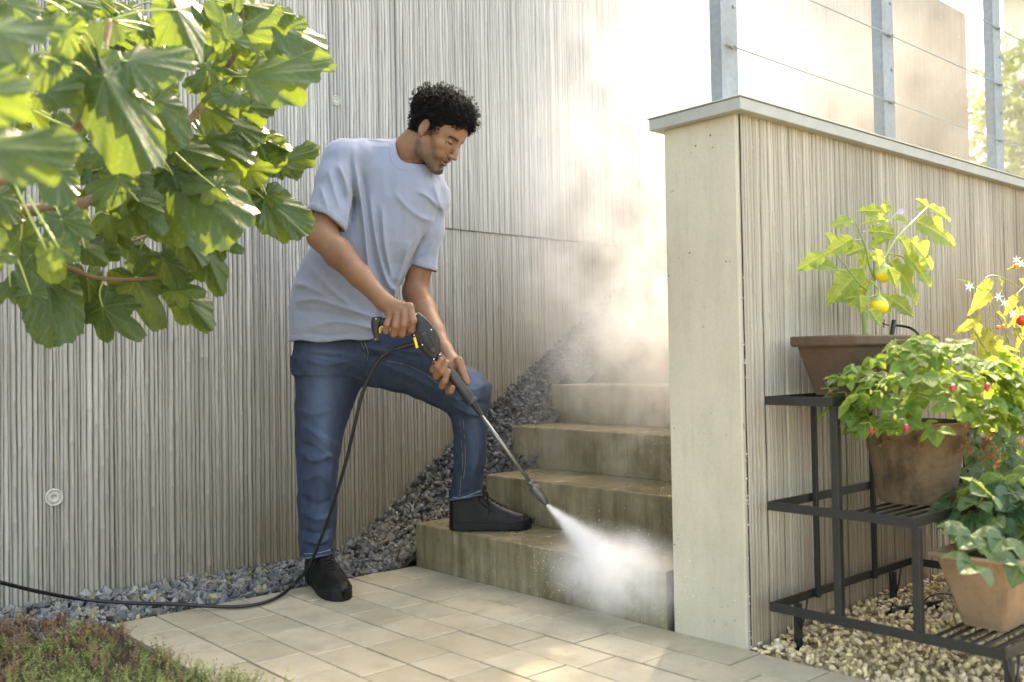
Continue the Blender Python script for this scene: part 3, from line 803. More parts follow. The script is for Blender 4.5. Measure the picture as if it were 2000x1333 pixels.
# tendons and veins on the back of the hand
for q in KN: B.cap(R_WR+[.004, -.022, 0], q+[0, -.0075, .004], .0022, .0028, .006)
B.cap(cf(742, 600, GD-.046), cf(772, 612, GD-.062), .0016, .0016, .004); B.cap(cf(752, 588, GD-.048), cf(780, 606, GD-.062), .0014, .0014, .004)
# ---- left hand under the fore grip: palm and thumb behind it, four fingertips in front
LP = cf(884, 716, GD+.048)
B.cap(L_WR, LP, .025, .023, .015); B.cap(L_WR+[.004, 0, 0], cf(898, 716, GD+.040), .020, .018, .012)
TH = [cf(896, 706, GD+.032), cf(903, 724, GD+.022), cf(909, 740, GD+.014), cf(913, 748, GD+.010)]
B.chain(TH, [.0165, .0130, .0112, .0095], .006)
LF = [[(852, 706, GD+.040), (846, 722, GD-.002), (854, 716, GD-.024), (862, 703, GD-.026)],
      [(860, 716, GD+.042), (853, 735, GD+.000), (864, 726, GD-.026), (873, 709, GD-.028)],
      [(868, 730, GD+.042), (864, 754, GD+.000), (869, 744, GD-.024), (876, 726, GD-.028)],
      [(876, 740, GD+.040), (876, 766, GD+.004), (881, 764, GD-.018), (884, 757, GD-.024)]]
lr = [.0108, .0112, .0108, .0098]
for P, r0 in zip(LF, lr):
    pts = [cf(*p) for p in P]; FINGC.append(pts)
    B.cap(LP, pts[0], .018, r0*1.1, .010); B.chain(pts, [r0*1.05, r0*1.05, r0, r0*.86], .004)
V, F = B.mesh(); V = relax(V, F, 1, .35)
# colour of the skin by place on the body
L = (V-HC) @ HM.T/HS                        # head-local
skin = np.array([.240, .118, .064]); nz = vnoise(V*90, 1)*.5+vnoise(V*35, 2)*.5
C = skin[None]*(1+.11*nz)[:, None]*(1+.10*vnoise(V*14, 6))[:, None]*np.stack([np.ones(len(V)), 1+.05*vnoise(V*22, 7), 1+.07*vnoise(V*22, 8)], 1)
inhead = (np.linalg.norm(L-np.array([0, .02, 0]), axis=1) < .145) & (L[:, 2] > -.125)
x, y, z = np.abs(L[:, 0]), L[:, 1], L[:, 2]
def blend(mask, col, a=1.0):
    global C
    m = (np.clip(mask, 0, 1)*a*inhead)[:, None]; C = C*(1-m)+np.array(col)[None]*m
fn = vnoise(V*420, 5)*.5+.5
jaw = sstep(-.018, -.060, z-.10*np.clip(.05-y, 0, 1)*0)*sstep(-.012, .012, y+.012)*(1-sstep(.05, .0, 0*y)*0)
cheek = np.exp(-((x-.03)/.022)**2-((z+.035)/.022)**2)*sstep(.05, .08, y)
blend(jaw*(1-cheek*.9)*(.45+.55*fn), (.085, .052, .036), .78)
goat = np.exp(-((x)/.024)**4)*sstep(-.072, -.082, z)*sstep(.055, .075, y); blend(goat*(.6+.5*fn), (.035, .024, .02), .95)
line = np.exp(-((z+.088+.02*sstep(.03, .06, x)*-1)/.014)**2)*sstep(.02, .05, y)*sstep(.012, .02, x); blend(line*(.5+.5*fn), (.06, .04, .03), .7)
must = np.exp(-((z+.0450+x*.22)/.0058)**2)*(x < .027)*sstep(.075, .085, y); blend(must*(.5+.6*fn), (.05, .034, .028), .85)
lips = (x < .021)*(y > .086)*((np.exp(-((z+.0518)/.0042)**4)+np.exp(-((z+.0672)/.0050)**4))); blend(lips, (.215, .085, .06), .75)
mouth = (x < .019)*(y > .082)*np.exp(-((z+.0590)/.0028)**4); blend(mouth, (.10, .03, .03), .9)
brow = np.exp(-((z-.0285+(x-.028)**2*4.5)/.0045)**2)*(x > .012)*(x < .052)*(y > .055); blend(brow*1.4, (.022, .016, .014), .97)
lash = (x > .0165)*(x < .046)*(y > .072)*np.exp(-((z-.0062+(x-.031)**2*14)/.0032)**2); blend(lash*1.8, (.018, .012, .010), .97)
blend(np.exp(-((x-.031)/.016)**2-((z-.002)/.010)**2)*(y > .06), (.20, .10, .06), .5)
blend(sstep(.066, .09, z)*0, (.1, .07, .05), 0)
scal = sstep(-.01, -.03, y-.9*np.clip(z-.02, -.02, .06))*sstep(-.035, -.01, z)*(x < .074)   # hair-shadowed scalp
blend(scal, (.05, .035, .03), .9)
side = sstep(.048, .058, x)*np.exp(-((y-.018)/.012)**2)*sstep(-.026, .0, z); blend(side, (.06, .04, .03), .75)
hand = np.minimum.reduce([np.linalg.norm(V-q, axis=1) for pts in FINGC for q in pts]); m = np.exp(-(hand/.016)**2)[:, None]*.45; C = C*(1-m)+np.array([.29, .12, .07])[None]*m
g = N('skin'); c = g.attr('Col'); v = g.pos()
nn = g.math('ADD', g.noise(v, 900, 2), g.math('MULTIPLY', g.noise(v, 160, 3), 1.2))
p = g.pbr(c, .48, 0, g.bump(nn, .16, .0012), .42); p.inputs['Subsurface Weight'].default_value = .10; p.inputs['Subsurface Radius'].default_value = (.012, .005, .003)
p.inputs['Subsurface Scale'].default_value = .6
M_skin = g.m
link('body', mesh_np('body', cw(V), F, col=C, mats=[M_skin], smooth=True), man)
print('body verts', len(V))
# eyes: a sliver of white and iris under the lowered lids
g = N('eye'); g.pbr(g.attr('Col'), .15, 0); M_eye = g.m
for sx in (-1, 1):
    bm = bmesh.new(); bmesh.ops.create_uvsphere(bm, u_segments=20, v_segments=12, radius=.0128); v_ = np.array([q.co[:] for q in bm.verts]); f_ = [[q.index for q in fc.verts] for fc in bm.faces]; bm.free()
    q = v_/.0128; look = np.array([0, .80, -.60]); an = np.arccos(np.clip(q @ look, -1, 1)); c_ = np.where((an < .62)[:, None], [.03, .02, .015], [.50, .46, .43])
    tri = [[f[0], f[k], f[k+1]] for f in f_ for k in range(1, len(f)-1)]
    link('eye', mesh_np('eye', cw(np.array([hp(sx*.031+a[0]*.92, .0712+a[1]*.92, .0065+a[2]*.92) for a in v_])), np.array(tri), col=c_, mats=[M_eye], smooth=True), man)

# ---- hair: a dark close base and thousands of small curls
H = SDF(HC-.16, HC+.17, .0035)
H.ell(hp(0, -.020, .058), (.084, .112, .088), HM, .02); H.ell(hp(0, .020, .085), (.066, .074, .060), HM, .02); H.ell(hp(0, -.055, .015), (.060, .055, .062), HM, .02)
def cutp(n, off): return lambda X, Y, Z: (X-HC[0])*n[0]+(Y-HC[1])*n[1]+(Z-HC[2])*n[2]-off
fn_ = (Hf*.93-Hu*.36); fn_ /= np.linalg.norm(fn_); H.add(cutp(fn_, .052), H.lo, H.lo+H.h*H.n, 0, 'i')
nb = (-Hu*.93-Hf*.0); H.add(cutp(nb, .030), H.lo, H.lo+H.h*H.n, 0, 'i')
sb = (-Hu*.75+Hf*.66); sb /= np.linalg.norm(sb); H.add(cutp(sb, .012), H.lo, H.lo+H.h*H.n, 0, 'i')
Vh, Fh = H.mesh()
Vh = Vh+vnoise(Vh*70, 9)[:, None]*.004*((Vh-HC)/np.linalg.norm(Vh-HC, axis=1)[:, None])
M_hair = simple('black_curly_hair', (.010, .0085, .008), .7, 0, .3, 60, 0, .18)
hair = link('hair', mesh_np('hair', cw(Vh), Fh, mats=[M_hair], smooth=True), man)
rr = np.random.default_rng(17)
fa = Vh[Fh]; ctr = fa.mean(1); nrm = np.cross(fa[:, 1]-fa[:, 0], fa[:, 2]-fa[:, 0]); ar = np.linalg.norm(nrm, axis=1); nrm /= ar[:, None]+1e-12
Lc = (ctr-HC) @ HM.T; outw = (ctr-hp(0, 0, .04)); outw /= np.linalg.norm(outw, axis=1)[:, None]
flip = np.sign((nrm*outw).sum(1)); nrm = outw
ok = (Lc[:, 2] > -.035) & ~((Lc[:, 1] > .04) & (Lc[:, 2] < .055)) & ~((np.abs(Lc[:, 0]) > .055) & (((Lc[:, 1]+.006)/.021)**2+((Lc[:, 2]-.002)/.034)**2 < 1))
pr = ar*ok; pr = pr*(1+1.0*sstep(.02, .1, Lc[:, 2])); pr /= pr.sum(); NC = 5200; pick = rr.choice(len(ctr), NC, p=pr)
turns = 10; ks = 4; t = np.linspace(0, 1, turns+1)
VV = []; FFc = []; off = 0
for i in pick:
    n_ = nrm[i]; a = np.cross(n_, rr.normal(size=3)); a /= np.linalg.norm(a); b = np.cross(n_, a)
    top = sstep(.0, .08, (ctr[i]-HC) @ Hu)
    cr = rr.uniform(.0026, .0046)*(.7+.4*top); lift = rr.uniform(-.001, .013) if rr.random() > .12 else rr.uniform(.010, .022)*(.4+top); ln = rr.uniform(.002, .008)
    axis = n_*.4+a*rr.normal()*.8+b*rr.normal()*.8; axis /= np.linalg.norm(axis); e1 = np.cross(axis, n_); e1 /= np.linalg.norm(e1)+1e-9; e2 = np.cross(axis, e1)
    an = t*2*math.pi*rr.uniform(1.0, 1.7)+rr.uniform(0, 6)
    P = ctr[i]+n_*lift+axis*(t*ln-ln/2)[:, None]+cr*(np.cos(an)[:, None]*e1+np.sin(an)[:, None]*e2)
    T = np.gradient(P, axis=0); T /= np.linalg.norm(T, axis=1)[:, None]; u1 = np.cross(T, axis); u1 /= np.linalg.norm(u1, axis=1)[:, None]+1e-9; u2 = np.cross(T, u1)
    rad_ = rr.uniform(.0006, .0011)
    ring = np.stack([P+rad_*(math.cos(q)*u1+math.sin(q)*u2) for q in (0, 2.1, 4.2)], 1).reshape(-1, 3)
    VV.append(ring); FFc.append(np.array([(j*3+k, j*3+(k+1) % 3, (j+1)*3+(k+1) % 3, (j+1)*3+k) for j in range(turns) for k in range(3)])+off); off += len(ring)
link('curls', mesh_np('curls', cw(np.concatenate(VV)), np.concatenate(FFc), mats=[M_hair], smooth=True), hair)['kind'] = 'stuff'

# ---- t-shirt
T_ = SDF((-.86, 3.0, -.06), (-.16, 3.66, .76), .004)
T_.rows([(668, 570, 742, 3.44, .135), (640, 568, 750, 3.44, .14), (600, 567, 762, 3.44, .14), (560, 573, 778, 3.43, .138), (520, 588, 800, 3.43, .135), (480, 612, 826, 3.42, .134), (440, 640, 848, 3.42, .132), (400, 662, 866, 3.42, .128),
         (370, 664, 869, 3.42, .122), (340, 662, 860, 3.42, .112), (315, 668, 848, 3.42, .096), (295, 680, 832, 3.42, .080), (284, 700, 800, 3.42, .055)], .02, 2.3)
T_.cap(cf(686, 303, 3.39), cf(775, 305, 3.44), .052, .056, .04); T_.cap(cf(846, 388, 3.44), cf(800, 330, 3.44), .052, .05, .04)
# sleeves
SL1 = SDF((-.86, 3.0, -.06), (-.16, 3.66, .76), .004); SL2 = SDF((-.86, 3.0, -.06), (-.16, 3.66, .76), .004)
SL1.chain([cf(700, 312, 3.36), cf(676, 318, 3.345), cf(662, 355, 3.31), cf(640, 426, 3.245), cf(630, 455, 3.225)], [.070, .080, .076, .0675, .066], .02)
SL2.chain([cf(838, 400, 3.45), cf(834, 450, 3.45), cf(824, 521, 3.455), cf(820, 548, 3.455)], [.062, .060, .052, .050], .02)
n1 = np.array([-.50, -.25, -.90]); n2 = np.array([-.30, 0, -.95])
pc1 = cf(637, 430, 3.235); pc2 = cf(824, 523, 3.455)
def band(G, p, n, R_, wd, amp):
    n = np.asarray(n)/np.linalg.norm(n); sl, g = G.win(p-R_, p+R_); X, Y, Z = g
    d = (X-p[0])*n[0]+(Y-p[1])*n[1]+(Z-p[2])*n[2]; r2 = np.sqrt((X-p[0])**2+(Y-p[1])**2+(Z-p[2])**2)
    G.D[sl] -= (amp*((d > -wd) & (r2 < R_))).astype(np.float32)
def cut_end(G, p, n, R_, depth=.035, wall=.0065):
    """flat open end of a sleeve or leg at p, outward normal n, thin walled; only within R_ of p"""
    n = np.asarray(n)/np.linalg.norm(n); sl, g = G.win(p-R_, p+R_); X, Y, Z = g
    d = (X-p[0])*n[0]+(Y-p[1])*n[1]+(Z-p[2])*n[2]; inside = np.sqrt((X-p[0])**2+(Y-p[1])**2+(Z-p[2])**2) < R_
    A = G.D[sl]; B_ = np.maximum(A, np.where(inside & (d > -depth), np.minimum(-(A+wall), d+depth), -1))
    G.D[sl] = np.maximum(B_, np.where(inside, d, -1))
for G_, p_, n_, R_ in ((SL1, pc1, n1, .14), (SL2, pc2, n2, .11)):
    band(G_, p_, n_, R_, .018, .0022); cut_end(G_, p_, n_, R_, wall=.0095)
    t_ = np.clip(.5+.5*(T_.D-G_.D)/.016, 0, 1); T_.D = (T_.D*(1-t_)+G_.D*t_-.016*t_*(1-t_)).astype(np.float32)
T_.folds([([(690, 285), (700, 360), (712, 440), (720, 520), (738, 585), (752, 630)], .011, 5.5), ([(702, 300), (716, 400), (728, 500), (748, 570)], -.007, 6),
          ([(722, 380), (735, 470), (752, 540), (768, 570)], .010, 5), ([(746, 400), (752, 480), (766, 550)], .008, 5), ([(736, 400), (743, 480), (760, 545)], -.006, 5),
          ([(768, 372), (790, 400), (822, 425), (850, 432)], .0050, 6), ([(812, 372), (838, 386), (858, 408)], .006, 5), ([(848, 362), (856, 390), (868, 420)], .005, 5),
          ([(640, 330), (652, 370), (664, 410)], .006, 4.5), ([(660, 320), (674, 352), (682, 385)], .008, 4.5), ([(655, 330), (667, 370), (675, 400)], -.006, 5), ([(624, 360), (634, 390), (640, 410)], .005, 5),
          ([(684, 300), (688, 350), (690, 400), (684, 440)], -.010, 5), ([(600, 505), (622, 560), (600, 590)], .005, 9),
          ([(575, 590), (620, 586), (680, 604), (735, 622)], .009, 6), ([(575, 606), (640, 612), (700, 626)], -.006, 6), ([(600, 640), (660, 628), (720, 640), (745, 646)], .007, 6), ([(574, 555), (600, 560), (640, 580)], .008, 6),
          ([(590, 650), (640, 655), (700, 650)], -.004, 5), ([(800, 470), (786, 520), (772, 560)], .008, 6), ([(830, 455), (812, 490), (800, 520)], -.008, 5), ([(850, 470), (836, 490), (820, 500)], .005, 4), ([(610, 520), (640, 560), (700, 610)], .006, 7), ([(770, 560), (772, 575), (768, 585)], .012, 6)], 3.44)
sl, g = T_.win(T_.lo, T_.lo+T_.h*T_.n)
ndir = rad(60)
X, Y, Z = np.broadcast_arrays(*g); msk = np.abs(T_.D) < .03
pp = np.stack([X[msk], Y[msk], Z[msk]], -1); T_.D[msk] -= (.0034*vnoise(pp*[14, 14, 5], 3)+.0030*(.5-np.abs(vnoise(pp*[26, 24, 11], 4)))+.0012*vnoise(pp*[60, 60, 34], 5)).astype(np.float32)
zh = (666.5-667)/FPX*3.44; ph = np.array([-.65, 3.44, zh])
nh = np.array([.0, .02, -1.0]); sl, g = T_.win((-1, 2.9, zh-.1), (0, 3.8, zh+.03)); X, Y, Z = g
T_.D[sl] -= (.002*(Z < zh+.018)).astype(np.float32); wav = zh+.004*np.sin(X*40)+.018*np.clip((X+.60)/.2, 0, 1); T_.D[sl] = np.maximum(T_.D[sl], wav-Z)
A = T_.D[sl]; T_.D[sl] = np.maximum(A, np.where(Z < wav+.02, np.minimum(-(A+.008), (wav+.02)-Z), -1))
# neck opening
nc = cf(797, 322, 3.405); na = cf(846, 222, 3.36)-cf(770, 372, 3.44); na /= np.linalg.norm(na)
e1 = np.cross(na, [0, 1, 0]); e1 /= np.linalg.norm(e1); e2 = np.cross(na, e1)
ra_, rb_ = .078, .088
Tcopy = T_.D.copy()
def samp(P):
    q = (P-T_.lo)/T_.h; i = np.clip(np.floor(q).astype(int), 0, T_.n-2); f = q-i; r_ = 0
    for a in (0, 1):
        for b in (0, 1):
            for c in (0, 1): r_ = r_+(f[:, 0] if a else 1-f[:, 0])*(f[:, 1] if b else 1-f[:, 1])*(f[:, 2] if c else 1-f[:, 2])*Tcopy[i[:, 0]+a, i[:, 1]+b, i[:, 2]+c]
    return r_
sl, g = T_.win(nc-.2, nc+.2); X, Y, Z = g
u_ = (X-nc[0])*e1[0]+(Y-nc[1])*e1[1]+(Z-nc[2])*e1[2]; v_ = (X-nc[0])*e2[0]+(Y-nc[1])*e2[1]+(Z-nc[2])*e2[2]; s_ = (X-nc[0])*na[0]+(Y-nc[1])*na[1]+(Z-nc[2])*na[2]
dn = (np.sqrt((u_/ra_)**2+(v_/rb_)**2)-1)*ra_; dn = np.maximum(dn, -(s_+.10)); T_.D[sl] = np.maximum(T_.D[sl], -dn)
Vt, Ft = T_.mesh(); Vt = relax(Vt, Ft, 2, .5)
g = N('blue_cotton_jersey'); v = g.pos(); nz = g.noise(v, 700, 2); ml = g.noise(v, 6, 4)
c = g.mix(nz, (.205, .235, .305), (.265, .295, .365)); c = g.mix(g.ramp(ml, [(.35, .0), (.7, .25)]), c, (.25, .255, .30))
pw = g.pbr(c, .88, 0, g.bump(nz, .14, .001), .2); pw.inputs['Sheen Weight'].default_value = .25; M_shirt = g.m
shirt = link('t_shirt', mesh_np('t_shirt', cw(Vt), Ft, mats=[M_shirt], smooth=True), man)
# collar rib laid on the rim
def rim(k, lift):
    th = np.linspace(0, 2*math.pi, 73)[:-1]; out = []
    for a in th:
        base = nc+(ra_+k)*math.cos(a)*e1+(rb_+k)*math.sin(a)*e2; sx = np.linspace(.14, -.14, 120); P = base+sx[:, None]*na; d = samp(P)
        j = np.argmax(d < 0) if (d < 0).any() else 60
        out.append(P[j]+na*lift)
    out = np.array(out)
    for q in range(4): out = .5*out+.25*np.roll(out, 1, 0)+.25*np.roll(out, -1, 0)
    return out
rims = [rim(-.002, -.006), rim(-.0035, .003), rim(.004, .0052), rim(.013, .0046), rim(.0165, .0018), rim(.0165, -.004)]
n_ = 72; V = np.concatenate(rims); F = np.array([(i*n_+k, i*n_+(k+1) % n_, (i+1)*n_+(k+1) % n_, (i+1)*n_+k) for i in range(len(rims)-1) for k in range(n_)])
link('collar', mesh_np('collar', cw(V), F, mats=[M_shirt], smooth=True), shirt)

# ---- jeans
J = SDF((-.88, 3.08, -.98), (-.02, 3.74, .06), .0045)
J.rows([(655, 578, 728, 3.45, .112), (690, 573, 735, 3.45, .125), (715, 572, 722, 3.45, .125), (730, 573, 705, 3.45, .12)], .03, 2.3)
J.rows([(700, 573, 712, 3.44, .11), (740, 577, 704, 3.44, .105), (780, 578, 694, 3.44, .10), (840, 578, 674, 3.44, .095), (900, 580, 662, 3.44, .088), (960, 582, 657, 3.44, .083), (1020, 584, 655, 3.44, .080), (1060, 584, 652, 3.44, .080), (1083, 590, 651, 3.44, .078), (1100, 591, 651, 3.44, .076)], .02, 2.1)
KNEE = cf(908, 768, 3.42)
J.chain([cf(682, 690, 3.46), cf(790, 708, 3.43), KNEE], [.105, .100, .088], .03)
J.chain([cf(722, 690, 3.44), cf(860, 742, 3.42)], [.080, .080], .03)
J.rows([(755, 868, 953, 3.43, .085), (800, 877, 955, 3.44, .083), (850, 884, 951, 3.47, .078), (900, 886, 949, 3.50, .074), (945, 882, 944, 3.53, .07), (972, 877, 942, 3.55, .068), (990, 879, 940, 3.55, .066)], .025, 2.1)
J.folds([([(720, 690), (780, 712), (850, 735)], -.006, 8), ([(735, 705), (800, 735), (870, 770)], .007, 7), ([(700, 680), (760, 684), (830, 690)], .008, 7), ([(710, 700), (750, 697), (800, 700)], -.006, 6),
         ([(905, 752), (925, 762), (950, 752)], .007, 6), ([(890, 775), (915, 790), (945, 785)], -.007, 6), ([(880, 790), (910, 806), (945, 815)], .008, 6), ([(882, 778), (900, 782), (915, 775)], .010, 5),
         ([(890, 950), (915, 958), (940, 945)], .007, 6), ([(885, 965), (910, 968), (938, 955)], -.006, 5), ([(930, 830), (936, 880), (925, 930)], .006, 6),
         ([(590, 700), (640, 712), (700, 700)], .006, 6), ([(590, 690), (650, 698), (705, 686)], -.005, 5), ([(582, 800), (610, 810), (650, 800)], .004, 8),
         ([(585, 830), (612, 845), (650, 880)], .007, 8), ([(590, 865), (620, 880), (645, 915)], -.007, 7), ([(584, 880), (612, 900), (650, 890)], .008, 7), ([(640, 850), (650, 900), (645, 950)], .006, 6),
         ([(590, 940), (625, 930), (652, 950)], .006, 8), ([(590, 970), (620, 985), (650, 975)], -.006, 7), ([(588, 1000), (620, 1015), (652, 1005)], .007, 7), ([(590, 1035), (620, 1042), (650, 1028)], -.006, 6), ([(590, 1055), (622, 1062), (650, 1048)], .006, 5),
         ([(712, 672), (718, 690), (716, 706)], .006, 3)], 3.47)
X, Y, Z = np.broadcast_arrays(*J.win(J.lo, J.lo+J.h*J.n)[1]); msk = np.abs(J.D) < .03
pp = np.stack([X[msk], Y[msk], Z[msk]], -1); J.D[msk] -= (.0048*vnoise(pp*[16, 16, 12], 3)+.0032*vnoise(pp*[40, 40, 30], 4)).astype(np.float32)
e1j = cf(621, 1086, 3.44); e2j = cf(910, 974, 3.55)
nj1 = np.array([.14, -.10, -1.0]); nj2 = np.array([.17, -.15, -1.0])
band(J, e1j, nj1, .13, .016, .0025); band(J, e2j, nj2, .11, .016, .0025)
cut_end(J, e1j, nj1, .14, .05); cut_end(J, e2j, nj2, .12, .05)
Vj, Fj = J.mesh(); Vj = relax(Vj, Fj, 2, .5)
def den_col(V):
    px = 1000+FPX*V[:, 0]/V[:, 1]; py = 666.5-FPX*V[:, 2]/V[:, 1]; n1 = vnoise(V*[120, 120, 26], 3)*.5+.5; n2 = vnoise(V*[18, 18, 6], 8)*.5+.5
    dark = np.array([.007, .011, .024]); lite = np.array([.125, .175, .260])
    w_ = .05+.10*n2+.10*n1
    def g2(cx, cy, sx, sy): return np.exp(-((px-cx)/sx)**2-((py-cy)/sy)**2)
    w_ = w_+.42*g2(628, 760, 26, 80)+.35*g2(632, 870, 16, 60)+.42*g2(925, 750, 26, 34)+.22*g2(905, 712, 40, 20)+.22*g2(926, 850, 12, 70)+.2*g2(630, 1020, 16, 45)+.12*g2(640, 690, 50, 12)
    # whiskers
    for cx, cy, ang, ln in ((650, 688, .12, 50), (650, 702, .16, 45), (770, 690, .25, 60), (640, 855, .5, 26), (635, 880, .7, 26), (918, 790, .15, 30)):
        u = (px-cx)*math.cos(ang)+(py-cy)*math.sin(ang); q = -(px-cx)*math.sin(ang)+(py-cy)*math.cos(ang); w_ = w_+.16*np.exp(-(u/ln)**4-(q/3.5)**2)
    hem = np.maximum(((V-e1j) @ (nj1/np.linalg.norm(nj1)) > -.008)*(px < 700)*(py > 1050), ((V-e2j) @ (nj2/np.linalg.norm(nj2)) > -.008)*(px > 850)*(py > 940))
    w_ = np.clip(w_+hem*(.5+.4*n1), 0, 1)[:, None]; return dark*(1-w_)+lite*w_
g = N('blue_denim'); v = g.pos(); c = g.attr('Col'); tw = g.noise(g.map(v, (900, 900, 260)), 1.0, 2, .7)
c = g.mix(g.ramp(tw, [(.3, .45), (.62, 0.0)]), c, (.022, .034, .07)); c = g.mix(g.ramp(tw, [(.62, 0.0), (.8, .35)]), c, (.30, .36, .46))
g.pbr(c, .85, 0, g.bump(tw, .25, .001), .25); M_denim = g.m
jeans = link('jeans', mesh_np('jeans', cw(Vj), Fj, col=den_col(Vj), mats=[M_denim], smooth=True), man)
def on_surface(G, pts, lift=.0035):
    out = []
    for px, py in pts:
        D = np.arange(3.09, 3.6, .0015); P = np.stack([(px-1000)/FPX*D, D, np.full_like(D, 0)+(666.5-py)/FPX*D], 1)
        q = ((P-G.lo)/G.h).astype(int); okk = ((q >= 0) & (q < G.n)).all(1); q = np.clip(q, 0, G.n-1); d = np.where(okk, G.D[q[:, 0], q[:, 1], q[:, 2]], 1)
        if (d < .001).any(): out.append(P[np.argmax(d < .001)]-[0, lift, 0])
    return np.array(out)
M_thread = simple('tan_thread', (.26, .22, .15), .8); M_threadp = simple('pale_thread', (.42, .45, .52), .8)
def seam(pts, mat, G=J, rr_=.0009, name='seam', parent=None, dash=.0055):
    P = on_surface(G, spline(pts, 70))
    if len(P) < 4: return
    P = np.stack([np.convolve(np.pad(P[:, i], 2, 'edge'), np.ones(5)/5, 'valid') for i in range(3)], 1)
    L = np.concatenate([[0], np.cumsum(np.linalg.norm(np.diff(P, axis=0), axis=1))]); m = MB(); s0 = 0
    while s0 < L[-1]-dash:
        a = [np.interp(s0, L, P[:, i]) for i in range(3)]; b = [np.interp(s0+dash*.62, L, P[:, i]) for i in range(3)]
        m.tube(cw(np.array([a, b])), rr_, 4); s0 += dash
    m.build(name, mat, parent or jeans)
seam([(895, 800), (900, 850), (904, 900), (900, 940), (898, 972)], M_thread); seam([(903, 800), (907, 850), (909, 900), (905, 940)], M_thread)
seam([(712, 668), (719, 688), (717, 706)], M_thread); seam([(706, 668), (713, 688), (712, 703)], M_thread)
seam([(755, 705), (790, 712), (830, 730), (870, 760)], M_thread); seam([(594, 1082), (622, 1080), (648, 1073)], M_threadp, name='hem_stitching'); seam([(882, 972), (908, 970), (938, 959)], M_threadp, name='hem_stitching')

